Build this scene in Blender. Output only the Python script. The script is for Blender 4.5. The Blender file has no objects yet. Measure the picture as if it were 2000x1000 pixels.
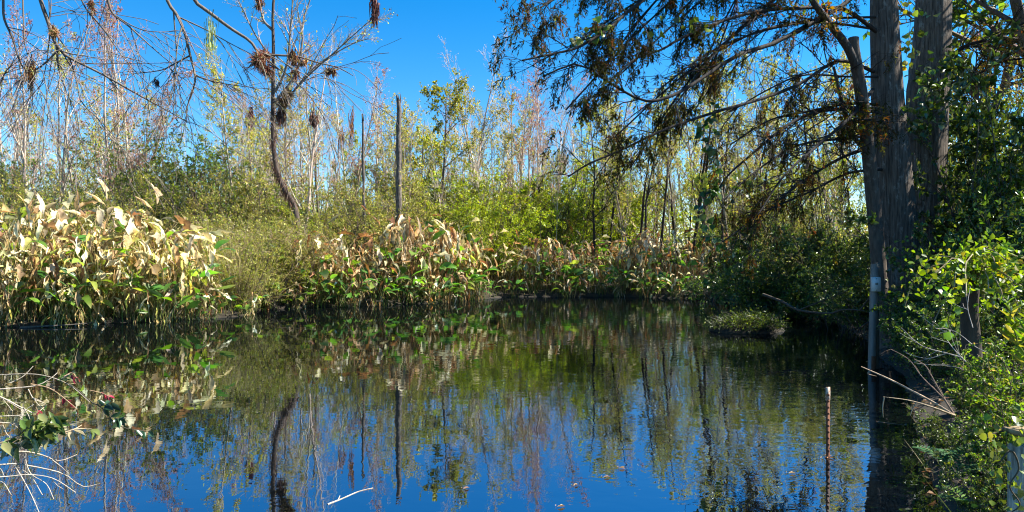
import bpy, math
import numpy as np
from mathutils import Vector
C = bpy.context.scene
COL = C.collection
R_ = math.radians

# ------------------------------------------------------------------ camera, sky, sun, exposure
EYE = 1.7
FPX = 1351.0                     # focal length in photo pixels (2000 wide)
cam = bpy.data.cameras.new('camera'); cam_o = bpy.data.objects.new('camera', cam); COL.objects.link(cam_o)
cam.sensor_width = 36.0; cam.lens = 36.0 * FPX / 2000.0
cam.clip_start = 0.05; cam.clip_end = 2000.0
cam_o.location = (0, 0, EYE); cam_o.rotation_euler = (R_(90), 0, 0)
C.camera = cam_o
SUN_AZ, SUN_EL = 84.0, 46.0      # clockwise from the view direction (+Y)
w = bpy.data.worlds.new('World'); C.world = w; w.use_nodes = True
nt = w.node_tree; nt.nodes.clear()
sky = nt.nodes.new('ShaderNodeTexSky'); sky.sky_type = 'NISHITA'; sky.sun_disc = False
sky.sun_elevation = R_(SUN_EL); sky.sun_rotation = R_(SUN_AZ)
sky.air_density = 1.0; sky.dust_density = 0.0; sky.ozone_density = 4.0; sky.altitude = 0
hs = nt.nodes.new('ShaderNodeHueSaturation'); hs.inputs['Saturation'].default_value = 1.42; hs.inputs['Value'].default_value = 0.94
bg = nt.nodes.new('ShaderNodeBackground'); bg.inputs['Strength'].default_value = 0.085
wo = nt.nodes.new('ShaderNodeOutputWorld')
nt.links.new(sky.outputs[0], hs.inputs['Color']); nt.links.new(hs.outputs[0], bg.inputs[0]); nt.links.new(bg.outputs[0], wo.inputs[0])
sl = bpy.data.lights.new('sun', 'SUN'); sl.energy = 5.0; sl.angle = R_(0.5); sl.color = (1.0, 0.95, 0.85)
so = bpy.data.objects.new('sun', sl); COL.objects.link(so)
sdir = Vector((math.cos(R_(SUN_EL)) * math.sin(R_(SUN_AZ)), math.cos(R_(SUN_EL)) * math.cos(R_(SUN_AZ)), math.sin(R_(SUN_EL))))
so.rotation_euler = sdir.to_track_quat('Z', 'Y').to_euler(); so.location = (20, 10, 30)
C.view_settings.view_transform = 'Standard'; C.view_settings.look = 'None'
C.view_settings.exposure = 1.5; C.view_settings.gamma = 1.0
cy = C.cycles
cy.max_bounces = 7; cy.diffuse_bounces = 3; cy.glossy_bounces = 3; cy.transmission_bounces = 3; cy.transparent_max_bounces = 4
cy.caustics_reflective = False; cy.caustics_refractive = False
cy.use_denoising = True
cy.pixel_filter_type = 'BLACKMAN_HARRIS'; cy.filter_width = 1.1

def P(px, py, d):
    """the point that the photo shows at pixel (px, py), d metres away"""
    return np.array([(px - 1000.0) / FPX * d, d, EYE - (py - 500.0) / FPX * d])

# ------------------------------------------------------------------ materials
def mat_leaf(name, trans=0.4, rough=0.45, spec=0.4, mottle=8.0, mott=0.35):
    m = bpy.data.materials.new(name); m.use_nodes = True; t = m.node_tree; t.nodes.clear()
    N = t.nodes.new; L = t.links.new
    a = N('ShaderNodeAttribute'); a.attribute_name = 'Col'
    oi = N('ShaderNodeObjectInfo')
    tc = N('ShaderNodeTexCoord'); nz = N('ShaderNodeTexNoise'); nz.inputs['Scale'].default_value = mottle; nz.inputs['Detail'].default_value = 4
    L(tc.outputs['Object'], nz.inputs['Vector'])
    mr = N('ShaderNodeMapRange'); mr.inputs[1].default_value = 0.3; mr.inputs[2].default_value = 0.7
    mr.inputs[3].default_value = 1 - mott; mr.inputs[4].default_value = 1 + mott; L(nz.outputs[0], mr.inputs[0])
    mo = N('ShaderNodeMapRange'); mo.inputs[3].default_value = 0.82; mo.inputs[4].default_value = 1.18; L(oi.outputs['Random'], mo.inputs[0])
    mu = N('ShaderNodeMath'); mu.operation = 'MULTIPLY'; L(mr.outputs[0], mu.inputs[0]); L(mo.outputs[0], mu.inputs[1])
    hv = N('ShaderNodeHueSaturation'); L(a.outputs['Color'], hv.inputs['Color']); L(mu.outputs[0], hv.inputs['Value'])
    mh = N('ShaderNodeMapRange'); mh.inputs[3].default_value = 0.485; mh.inputs[4].default_value = 0.512; L(oi.outputs['Random'], mh.inputs[0])
    L(mh.outputs[0], hv.inputs['Hue'])
    b = N('ShaderNodeBsdfPrincipled'); b.inputs['Roughness'].default_value = rough; b.inputs['Specular IOR Level'].default_value = spec
    L(hv.outputs[0], b.inputs['Base Color'])
    tr = N('ShaderNodeBsdfTranslucent')
    h2 = N('ShaderNodeHueSaturation'); h2.inputs['Saturation'].default_value = 1.1; h2.inputs['Value'].default_value = 1.5; h2.inputs['Hue'].default_value = 0.495
    L(hv.outputs[0], h2.inputs['Color']); L(h2.outputs[0], tr.inputs['Color'])
    mx = N('ShaderNodeMixShader'); mx.inputs[0].default_value = trans
    L(b.outputs[0], mx.inputs[1]); L(tr.outputs[0], mx.inputs[2])
    o = N('ShaderNodeOutputMaterial'); L(mx.outputs[0], o.inputs[0])
    return m

def mat_bark(name, scale=(14, 14, 2.5), bump=0.02, lichen=0.0, rough=0.85, lo=0.55, hi=1.35, lichcol=(0.42, 0.41, 0.36)):
    m = bpy.data.materials.new(name); m.use_nodes = True; t = m.node_tree
    N = t.nodes.new; L = t.links.new; b = t.nodes['Principled BSDF']
    a = N('ShaderNodeAttribute'); a.attribute_name = 'Col'
    tc = N('ShaderNodeTexCoord'); mp = N('ShaderNodeMapping'); mp.inputs['Scale'].default_value = scale
    L(tc.outputs['Object'], mp.inputs[0])
    nz = N('ShaderNodeTexNoise'); nz.inputs['Scale'].default_value = 1.0; nz.inputs['Detail'].default_value = 6; nz.inputs['Roughness'].default_value = 0.65
    L(mp.outputs[0], nz.inputs['Vector'])
    mr = N('ShaderNodeMapRange'); mr.inputs[1].default_value = 0.3; mr.inputs[2].default_value = 0.7; mr.inputs[3].default_value = lo; mr.inputs[4].default_value = hi
    L(nz.outputs[0], mr.inputs[0])
    hv = N('ShaderNodeHueSaturation'); L(a.outputs['Color'], hv.inputs['Color']); L(mr.outputs[0], hv.inputs['Value'])
    out = hv.outputs[0]
    if lichen > 0:
        n2 = N('ShaderNodeTexNoise'); n2.inputs['Scale'].default_value = 7.0; n2.inputs['Detail'].default_value = 5; n2.inputs['Roughness'].default_value = 0.7
        mp2 = N('ShaderNodeMapping'); mp2.inputs['Scale'].default_value = (1.2, 1.2, .6); L(tc.outputs['Object'], mp2.inputs[0]); L(mp2.outputs[0], n2.inputs['Vector'])
        r2 = N('ShaderNodeMapRange'); r2.inputs[1].default_value = 0.62 - 0.06 * lichen; r2.inputs[2].default_value = 0.74 - 0.06 * lichen; r2.inputs[4].default_value = 0.55
        L(n2.outputs[0], r2.inputs[0])
        mx = N('ShaderNodeMix'); mx.data_type = 'RGBA'; L(r2.outputs[0], mx.inputs[0]); L(out, mx.inputs[6]); mx.inputs[7].default_value = (*lichcol, 1)
        out = mx.outputs[2]
    L(out, b.inputs['Base Color']); b.inputs['Roughness'].default_value = rough; b.inputs['Specular IOR Level'].default_value = 0.2
    if bump > 0:
        bp = N('ShaderNodeBump'); bp.inputs['Distance'].default_value = bump; bp.inputs['Strength'].default_value = 1.0
        L(nz.outputs[0], bp.inputs['Height']); L(bp.outputs[0], b.inputs['Normal'])
    return m

M_LEAF = mat_leaf('leaf', 0.42)
M_GLOSS = mat_leaf('glossy_leaf', 0.33, 0.28, 0.6)
M_BIG = mat_leaf('broad_leaf', 0.45, 0.38, 0.5, 5.0, 0.25)
M_DEAD = mat_leaf('withered_leaf', 0.28, 0.6, 0.3, 9.0, 0.4)
M_GRASS = mat_leaf('grass_blade', 0.3, 0.6, 0.3, 2.0, 0.3)
M_BARK = mat_bark('thin_bark')
M_TRUNK = mat_bark('cypress_bark', (38, 38, 2.2), 0.06, 1.0, lo=0.22, hi=1.9)
M_POST = mat_bark('weathered_post', (70, 70, 6), 0.006, 1.0, lo=.35, hi=1.7, lichcol=(.07, .075, .05))
M_FLAT = mat_bark('matter', (30, 30, 30), 0.0, lo=.75, hi=1.25)

def mat_simple(name, col, rough=0.5, metal=0.0, col2=None, scale=(8, 8, 8), lo=.4, hi=.65, bump=0.0):
    m = bpy.data.materials.new(name); m.use_nodes = True; t = m.node_tree
    N = t.nodes.new; L = t.links.new; b = t.nodes['Principled BSDF']
    tc = N('ShaderNodeTexCoord'); mp = N('ShaderNodeMapping'); mp.inputs['Scale'].default_value = scale; L(tc.outputs['Object'], mp.inputs[0])
    nz = N('ShaderNodeTexNoise'); nz.inputs['Scale'].default_value = 1; nz.inputs['Detail'].default_value = 6; nz.inputs['Roughness'].default_value = .7; L(mp.outputs[0], nz.inputs['Vector'])
    mr = N('ShaderNodeMapRange'); mr.inputs[1].default_value = lo; mr.inputs[2].default_value = hi; L(nz.outputs[0], mr.inputs[0])
    mx = N('ShaderNodeMix'); mx.data_type = 'RGBA'; L(mr.outputs[0], mx.inputs[0]); mx.inputs[6].default_value = (*col, 1); mx.inputs[7].default_value = (*(col2 or col), 1)
    L(mx.outputs[2], b.inputs['Base Color']); b.inputs['Roughness'].default_value = rough; b.inputs['Metallic'].default_value = metal
    if bump:
        bp = N('ShaderNodeBump'); bp.inputs['Distance'].default_value = bump; L(nz.outputs[0], bp.inputs['Height']); L(bp.outputs[0], b.inputs['Normal'])
    return m

def mat_water():
    m = bpy.data.materials.new('dark_water'); m.use_nodes = True; t = m.node_tree; t.nodes.clear()
    N = t.nodes.new; L = t.links.new
    tc = N('ShaderNodeTexCoord')
    # wind-rippled patches and calm patches
    big = N('ShaderNodeTexNoise'); big.inputs['Scale'].default_value = 0.16; big.inputs['Detail'].default_value = 2
    mpb = N('ShaderNodeMapping'); mpb.inputs['Location'].default_value = (3.1, 7.4, 0); L(tc.outputs['Object'], mpb.inputs[0]); L(mpb.outputs[0], big.inputs['Vector'])
    sx = N('ShaderNodeSeparateXYZ'); L(tc.outputs['Object'], sx.inputs[0])
    ramp = N('ShaderNodeMapRange'); ramp.inputs[1].default_value = -2.5; ramp.inputs[2].default_value = 2.5; ramp.inputs[3].default_value = 0.28; ramp.inputs[4].default_value = 1.05
    L(sx.outputs['X'], ramp.inputs[0])
    mrb = N('ShaderNodeMapRange'); mrb.inputs[1].default_value = 0.35; mrb.inputs[2].default_value = 0.65; mrb.inputs[3].default_value = 0.45; mrb.inputs[4].default_value = 1.25
    L(big.outputs[0], mrb.inputs[0])
    amp = N('ShaderNodeMath'); amp.operation = 'MULTIPLY'; L(ramp.outputs[0], amp.inputs[0]); L(mrb.outputs[0], amp.inputs[1])
    n1 = N('ShaderNodeTexNoise'); n1.inputs['Scale'].default_value = 1.0; n1.inputs['Detail'].default_value = 2.0; n1.inputs['Roughness'].default_value = 0.45; n1.inputs['Distortion'].default_value = 0.6
    mp1 = N('ShaderNodeMapping'); mp1.inputs['Scale'].default_value = (4.2, 6.2, 1); mp1.inputs['Rotation'].default_value = (0, 0, 0.35); L(tc.outputs['Object'], mp1.inputs[0]); L(mp1.outputs[0], n1.inputs['Vector'])
    n2 = N('ShaderNodeTexNoise'); n2.inputs['Scale'].default_value = 1.0; n2.inputs['Detail'].default_value = 1.0
    mp2 = N('ShaderNodeMapping'); mp2.inputs['Scale'].default_value = (1.1, 1.8, 1); L(tc.outputs['Object'], mp2.inputs[0]); L(mp2.outputs[0], n2.inputs['Vector'])
    s2 = N('ShaderNodeMath'); s2.operation = 'MULTIPLY'; s2.inputs[1].default_value = 2.2; L(n2.outputs[0], s2.inputs[0])
    ad = N('ShaderNodeMath'); ad.operation = 'ADD'; L(n1.outputs[0], ad.inputs[0]); L(s2.outputs[0], ad.inputs[1])
    bp = N('ShaderNodeBump'); bp.inputs['Distance'].default_value = 0.0020; L(amp.outputs[0], bp.inputs['Strength']); L(ad.outputs[0], bp.inputs['Height'])
    gl = N('ShaderNodeBsdfGlossy'); gl.inputs['Roughness'].default_value = 0.012; gl.inputs['Color'].default_value = (0.78, 0.88, 1, 1); L(bp.outputs[0], gl.inputs['Normal'])
    df = N('ShaderNodeBsdfDiffuse'); df.inputs['Color'].default_value = (0.0022, 0.003, 0.003, 1)
    fr = N('ShaderNodeFresnel'); fr.inputs['IOR'].default_value = 6.0; L(bp.outputs[0], fr.inputs['Normal'])
    mx = N('ShaderNodeMixShader'); L(fr.outputs[0], mx.inputs[0]); L(df.outputs[0], mx.inputs[1]); L(gl.outputs[0], mx.inputs[2])
    o = N('ShaderNodeOutputMaterial'); L(mx.outputs[0], o.inputs[0])
    return m

# ------------------------------------------------------------------ mesh collecting
class MB:
    def __init__(s): s.V = []; s.F = []; s.Cc = []; s.n = 0
    def add(s, V, F, col):
        V = np.asarray(V, np.float32).reshape(-1, 3); F = np.asarray(F, np.int64)
        col = np.asarray(col, np.float32)
        if col.ndim == 1: col = np.broadcast_to(col, V.shape)
        s.V.append(V); s.F.append(F + s.n); s.Cc.append(col); s.n += len(V)
    def mesh(s, name, mat, smooth=True):
        me = bpy.data.meshes.new(name)
        V = np.concatenate(s.V); Cc = np.concatenate(s.Cc)
        me.vertices.add(len(V)); me.vertices.foreach_set('co', V.ravel())
        idx = np.concatenate([f.ravel() for f in s.F]).astype(np.int32)
        tot = np.concatenate([np.full(len(f), f.shape[1], np.int64) for f in s.F])
        st = np.concatenate([[0], np.cumsum(tot)[:-1]]).astype(np.int32)
        me.loops.add(len(idx)); me.loops.foreach_set('vertex_index', idx)
        me.polygons.add(len(tot)); me.polygons.foreach_set('loop_start', st)
        me.polygons.foreach_set('use_smooth', np.full(len(tot), smooth, bool))
        ca = me.color_attributes.new('Col', 'FLOAT_COLOR', 'POINT')
        ca.data.foreach_set('color', np.concatenate([np.clip(Cc, 0.002, 0.95), np.ones((len(Cc), 1), np.float32)], 1).ravel())
        me.update(calc_edges=True); me.materials.append(mat)
        return me
    def build(s, name, mat, parent=None, smooth=True):
        if not s.n: return None
        o = bpy.data.objects.new(name, s.mesh(name, mat, smooth)); COL.objects.link(o)
        if parent is not None: o.parent = parent
        return o

def nrm(a): return a / np.maximum(np.linalg.norm(a, axis=-1, keepdims=True), 1e-9)

def pal(rng, cols, B, wts=None, jit=0.18, cj=0.05):
    cols = np.array(cols, float)
    k = rng.choice(len(cols), B, p=None if wts is None else np.array(wts) / np.sum(wts))
    c = cols[k] * np.exp(jit * rng.normal(size=(B, 1))) * (1 + cj * rng.normal(size=(B, 3)))
    return np.clip(c, 0.003, 0.9)

def tubes(mb, Pt, Rd, sides, col, cap=False):
    """Pt (B,N,3) centre lines, Rd (B,N) radii"""
    Pt = np.asarray(Pt, float); Rd = np.asarray(Rd, float)
    B, N, _ = Pt.shape
    T = np.empty_like(Pt); T[:, 1:-1] = Pt[:, 2:] - Pt[:, :-2]; T[:, 0] = Pt[:, 1] - Pt[:, 0]; T[:, -1] = Pt[:, -1] - Pt[:, -2]
    T = nrm(T); av = nrm(Pt[:, -1] - Pt[:, 0])
    ref = np.eye(3)[np.argmin(np.abs(av), axis=1)][:, None, :]
    U = nrm(np.cross(T, np.broadcast_to(ref, T.shape))); W = np.cross(T, U)
    a = np.arange(sides) * 2 * math.pi / sides
    ring = Pt[:, :, None, :] + Rd[:, :, None, None] * (np.cos(a)[None, None, :, None] * U[:, :, None, :] + np.sin(a)[None, None, :, None] * W[:, :, None, :])
    V = ring.reshape(-1, 3)
    b = np.arange(B)[:, None, None] * N * sides; i = np.arange(N - 1)[None, :, None] * sides; j = np.arange(sides)[None, None, :]; j2 = (j + 1) % sides
    F = np.stack([b + i + j, b + i + j2, b + i + sides + j2, b + i + sides + j], -1).reshape(-1, 4)
    col = np.asarray(col, float)
    c = np.broadcast_to(col, (B, 3)) if col.ndim <= 2 else col
    c = np.repeat(c, N * sides, axis=0)
    mb.add(V, F, c)
    if cap:
        for q in range(B):
            o = mb.n
            mb.add(ring[q, -1], np.arange(sides)[None, :], c[q * N * sides])

def spline(pts, n):
    """smooth resampling of a polyline given as (x,y,z) rows"""
    p = np.asarray(pts, float); k = len(p)
    if k == 2: t = np.linspace(0, 1, n)[:, None]; return p[0] * (1 - t) + p[1] * t
    pp = np.vstack([2 * p[0] - p[1], p, 2 * p[-1] - p[-2]])
    out = []
    for u in np.linspace(0, k - 1 - 1e-9, n):
        i = int(u); t = u - i; a, b, c, d = pp[i:i + 4]
        out.append(0.5 * (2 * b + (c - a) * t + (2 * a - 5 * b + 4 * c - d) * t * t + (3 * b - a - 3 * c + d) * t ** 3))
    return np.array(out)

def grow(rng, S, D, L, N, wander, up):
    B = len(S); Q = np.empty((B, N, 3)); Q[:, 0] = S; D = D.copy()
    for i in range(1, N):
        D = nrm(D + wander * rng.normal(size=(B, 3)) + np.array([0, 0, up]))
        Q[:, i] = Q[:, i - 1] + D * (L / (N - 1))[:, None]
    return Q

def lerp_on(Pt, t):
    B, N, _ = Pt.shape
    u = t * (N - 1); i = np.minimum(u.astype(int), N - 2); f = (u - i)[:, None]; k = np.arange(B)
    return Pt[k, i] * (1 - f) + Pt[k, i + 1] * f, nrm(Pt[k, i + 1] - Pt[k, i])

def spawn(rng, Pt, Rd, n, t0, t1, ang, aj, L, rf, N, wander, up, shorten=0.6, tip=0.25, flat=0.0, hang=0.0, rmax=1e9):
    """n side branches on each of the parents"""
    Pt = np.repeat(Pt, n, axis=0); Rd = np.repeat(Rd, n, axis=0); B = len(Pt)
    t = rng.uniform(t0, t1, B); S, T = lerp_on(Pt, t)
    r0 = np.minimum(Rd[np.arange(B), np.minimum((t * (Rd.shape[1] - 1)).astype(int), Rd.shape[1] - 1)] * rf, rmax)
    pr = rng.normal(size=(B, 3)); pr[:, 2] *= (1 - flat); pr -= (pr * T).sum(1, keepdims=True) * T; pr = nrm(pr)
    a = np.clip(rng.normal(ang, aj, B), 0.1, 1.7)[:, None]
    D = nrm(np.cos(a) * T + np.sin(a) * pr + np.array([0, 0, -hang]))
    plen = np.linalg.norm(np.diff(Pt, axis=1), axis=2).sum(1)
    Ln = (L * plen if L < 1 else np.full(B, L - 1.0)) * (1 - shorten * t) * rng.uniform(0.55, 1.3, B)
    Q = grow(rng, S, D, Ln, N, wander, up)
    R2 = r0[:, None] * np.linspace(1, tip, N)[None, :]
    return Q, R2

def on_twigs(rng, Q, n, t0=0.2, t1=1.0, jit=0.0):
    Q = np.repeat(Q, n, axis=0); t = rng.uniform(t0, t1, len(Q)); S, T = lerp_on(Q, t)
    if jit: S = S + rng.normal(size=S.shape) * jit
    return S, T

def leaves(rng, mb, S, D, size, ratio, col, hex_=False, level=0.5):
    """small leaves: folded diamonds, or six-point ovals when hex_"""
    B = len(S); D = nrm(D); size = np.broadcast_to(size, (B,))[:, None]
    up = np.array([0, 0, 1.0]) * level + rng.normal(size=(B, 3)) * (1.05 - level)
    side = nrm(np.cross(D, up)); nn = np.cross(side, D); wd = size * ratio * 0.5
    tip = S + D * size
    if not hex_:
        m = S + D * size * 0.45 + nn * size * 0.06
        V = np.stack([S, m + side * wd, tip, m - side * wd], 1)
        F = np.arange(B)[:, None] * 4 + np.array([[0, 1, 2, 3]])
        mb.add(V, F, np.repeat(col, 4, axis=0))
    else:
        a = S + D * size * 0.28; b = S + D * size * 0.62; fo = nn * size * 0.10
        tip = tip - nn * size * 0.12
        V = np.stack([S, a + side * wd + fo, b + side * wd * 0.85 + fo, tip, b - side * wd * 0.85 + fo, a - side * wd + fo], 1)
        k = np.arange(B)[:, None] * 6
        mb.add(V, np.concatenate([k + np.array([[0, 1, 2, 3]]), k + np.array([[0, 3, 4, 5]])]), np.repeat(col, 6, axis=0))

def ribbons(rng, mb, Q, W, col, twist=1.0):
    """narrow blades along centre lines Q (B,N,3); W (B,) width"""
    B, N, _ = Q.shape
    T = nrm(Q[:, -1] - Q[:, 0]); side = nrm(np.cross(T, rng.normal(size=(B, 3)) * twist + np.array([0, 0, .2])))
    prof = np.linspace(1, 0.12, N)[None, :, None] * 0.5 * W[:, None, None]
    V = np.stack([Q + side[:, None] * prof, Q - side[:, None] * prof], 2).reshape(-1, 3)
    b = np.arange(B)[:, None] * N * 2; i = np.arange(N - 1)[None, :] * 2
    F = np.stack([b + i, b + i + 1, b + i + 3, b + i + 2], -1).reshape(-1, 4)
    mb.add(V, F, np.repeat(col, N * 2, axis=0))

def bigleaf(rng, mb, S, D, L, W, droop, fold, col, rough=0.0, tipcol=None):
    """broad lance-shaped blades, arched and folded along the midrib"""
    B = len(S); prof = np.array([0.10, 0.62, 0.95, 1.0, 0.86, 0.55, 0.02]); NS = len(prof)
    D = nrm(D); p = S.copy(); rows = []
    side = nrm(np.cross(D, np.array([0, 0, 1.0]) + 0.55 * rng.normal(size=(B, 3))))
    cf, sf = np.cos(fold)[:, None], np.sin(fold)[:, None]
    for k in range(NS):
        n = np.cross(side, D)
        hw = (W * prof[k] * 0.5)[:, None]
        l = p + side * hw * cf + n * hw * sf; r = p - side * hw * cf + n * hw * sf
        if rough: l = l + rng.normal(size=l.shape) * rough * hw; r = r + rng.normal(size=r.shape) * rough * hw
        rows.append(np.stack([l, p.copy(), r], 1))
        D = nrm(D + droop[:, None] * np.array([0, 0, -1.0]) + rough * 0.25 * rng.normal(size=D.shape))
        p = p + D * (L / (NS - 1))[:, None]
    V = np.stack(rows, 1).reshape(-1, 3)
    b = np.arange(B)[:, None, None] * NS * 3; i = np.arange(NS - 1)[None, :, None] * 3; j = np.arange(2)[None, None, :]
    F = np.stack([b + i + j, b + i + j + 1, b + i + 3 + j + 1, b + i + 3 + j], -1).reshape(-1, 4)
    c = np.repeat(col[:, None], NS, 1)
    if tipcol is not None:
        f = np.clip((np.linspace(0, 1, NS)[None, :, None] - 0.65) * 3 * rng.uniform(0, 1, (B, 1, 1)), 0, 1); c = c * (1 - f) + tipcol * f
    mb.add(V, F, np.repeat(c.reshape(-1, 3), 3, axis=0))

def box(mb, c, s, col, rot=0.0, bev=0.0):
    x, y, z = np.array(s) / 2
    if bev <= 0: bev = min(x, y, z) * 0.12
    V = []
    for sz, k in ((-z, 1), (-z + bev, 0), (z - bev, 0), (z, 1)):
        e = bev if k else 0
        for (a, b_) in ((-1, -1), (1, -1), (1, 1), (-1, 1)): V.append([a * (x - e), b_ * (y - e), sz])
    V = np.array(V); cr, sr = math.cos(rot), math.sin(rot)
    V = V @ np.array([[cr, sr, 0], [-sr, cr, 0], [0, 0, 1]]) + np.array(c)
    F = [[3, 2, 1, 0], [12, 13, 14, 15]]
    for k in range(3):
        for j in range(4): F.append([k * 4 + j, k * 4 + (j + 1) % 4, k * 4 + 4 + (j + 1) % 4, k * 4 + 4 + j])
    mb.add(V, np.array(F), col)

# ------------------------------------------------------------------ things, labels, copies
KIDS = {}
def thing(name, label, cat, loc=(0, 0, 0), rotz=0.0, group=None):
    o = bpy.data.objects.new(name, None); COL.objects.link(o); o.empty_display_size = 0.2
    o.location = loc; o.rotation_euler = (0, 0, rotz); KIDS[o.name] = []
    if label: o['label'] = label
    o['category'] = cat
    if group: o['group'] = group
    return o
def part(mb, name, mat, t, smooth=True):
    o = mb.build(name, mat, t, smooth)
    if o is not None and t is not None: KIDS.setdefault(t.name, []).append(o)
    return o
def dup(t):
    r = t.copy(); COL.objects.link(r); KIDS[r.name] = []
    for ch in KIDS[t.name]:
        c = ch.copy(); COL.objects.link(c); c.parent = r; KIDS[r.name].append(c)
    return r
def structure(o, kind='structure'): o['kind'] = kind; return o

class Kind:
    """a few built specimens of one kind; the first uses are the specimens themselves, later ones copies"""
    def __init__(s, make, seeds): s.pro = [make(k) for k in seeds]; s.h = [p['h'] for p in s.pro]; s.used = [False] * len(seeds); s.i = 0
    def put(s, rng, x, y, z, height=None, scale=None, var=None, wide=1.0, rot=None):
        k = (s.i if var is None else var) % len(s.pro); s.i += 1
        p = s.pro[k]; o = p['o'] if not s.used[k] else dup(p['o']); s.used[k] = True
        sc = scale if scale is not None else height / s.h[k]
        o.location = (x, y, z); o.rotation_euler = (0, 0, rng.uniform(0, 6.28) if rot is None else rot)
        q = sc * wide * rng.uniform(0.92, 1.1); o.scale = (q, q, sc)
        return o
    def drop_unused(s):
        for k, p in enumerate(s.pro):
            if not s.used[k]:
                for c in KIDS[p['o'].name]: bpy.data.objects.remove(c)
                bpy.data.objects.remove(p['o'])

ORD = ['first', 'second', 'third', 'fourth', 'fifth', 'sixth', 'seventh', 'eighth', 'ninth', 'tenth', 'eleventh', 'twelfth', 'thirteenth', 'fourteenth', 'fifteenth',
       'sixteenth', 'seventeenth', 'eighteenth', 'nineteenth', 'twentieth', 'twenty-first', 'twenty-second', 'twenty-third', 'twenty-fourth', 'twenty-fifth']
REG = []
def reg(o, look, group=None):
    l = o.location; REG.append((o, look, 1000 + l.x / l.y * FPX, l.y))
    if group: o['group'] = group
    return o

# ------------------------------------------------------------------ water and land
POND = np.array([(-12.5, 13.6), (-12.5, 16.2), (-10.3, 17.35), (-8.9, 18.3), (-7.55, 19.5), (-7.9, 21.6), (-6.5, 23.0), (-5.2, 23.5), (-2.8, 25.0), (-1.5, 27.0), (0, 28.7),
                 (4.2, 28.9), (7.2, 27.4), (8.3, 25.0), (8.6, 21.0), (8.3, 18.0), (7.7, 15.6), (6.9, 13.2), (6.15, 11.6), (5.55, 9.8), (4.55, 7.9), (3.75, 6.4), (3.0, 4.9), (2.25, 3.2), (1.6, 1.4),
                 (0.5, 0.5), (-1.5, 0.9), (-2.6, 2.0), (-3.6, 3.3), (-4.9, 4.9), (-6.6, 6.8), (-8.6, 9.0), (-10.8, 11.5)])
def pond_sdf(x, y):
    """signed distance to the waterline, positive on land"""
    p = np.stack([x, y], -1).reshape(-1, 1, 2); a = POND[None]; b = np.roll(POND, -1, 0)[None]
    ab = b - a; t = np.clip(((p - a) * ab).sum(-1) / (ab * ab).sum(-1), 0, 1)
    d = np.sqrt(((p - a - t[..., None] * ab) ** 2).sum(-1)).min(1)
    yi, yj = a[..., 1], b[..., 1]; c = ((yi > p[..., 1]) != (yj > p[..., 1])) & (p[..., 0] < ab[..., 0] * (p[..., 1] - yi) / np.where(np.abs(ab[..., 1]) < 1e-9, 1e-9, ab[..., 1]) + a[..., 0])
    ins = (c.sum(1) % 2) == 1
    return np.where(ins, -d, d).reshape(np.shape(x))
def land_z(x, y):
    s = pond_sdf(np.asarray(x, float), np.asarray(y, float))
    x = np.asarray(x); y = np.asarray(y)
    bumpy = 0.05 * np.sin(x * 2.1 + 1.3 * np.sin(y * 1.7)) * np.cos(y * 1.9 + x * .4) + 0.04 * np.sin(x * 5.3) * np.sin(y * 4.7)
    return np.where(s > 0, 0.02 + 0.40 * (1 - np.exp(-s / 1.3)) + np.minimum(s, 1) * bumpy, np.maximum(-0.8, s * 0.8))
def gz(x, y): return float(land_z(np.array([x]), np.array([y]))[0])

gx = np.concatenate([[-900, -400, -200, -120, -80, -60], np.arange(-45, -12, 0.6), np.arange(-12, 12, 0.25), np.arange(12, 45.01, 0.6), [60, 80, 120, 200, 400, 900]])
gy = np.concatenate([[-300, -100, -40, -15, -6], np.arange(-3, 34, 0.25), np.arange(34, 45, .5), np.arange(46, 90, 3), [100, 130, 200, 400, 900]])
X, Y = np.meshgrid(gx, gy); Z = land_z(X.ravel(), Y.ravel())
mb = MB(); nx, ny = len(gx), len(gy)
ii = (np.arange(ny - 1)[:, None] * nx + np.arange(nx - 1)[None]).ravel()
mb.add(np.stack([X.ravel(), Y.ravel(), Z], 1), np.stack([ii, ii + 1, ii + nx + 1, ii + nx], 1), (0.04, 0.03, 0.02))
M_SOIL = mat_simple('leaf_litter', (0.020, 0.015, 0.009), 0.95, 0, (0.040, 0.030, 0.018), (6, 6, 6), .4, .65, 0.03)
structure(mb.build('ground', M_SOIL))
mb = MB(); mb.add([(-40, -5, 0), (14, -5, 0), (14, 34, 0), (-40, 34, 0)], [[0, 1, 2, 3]], (.02, .02, .02))
structure(mb.build('water', mat_water()))

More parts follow.
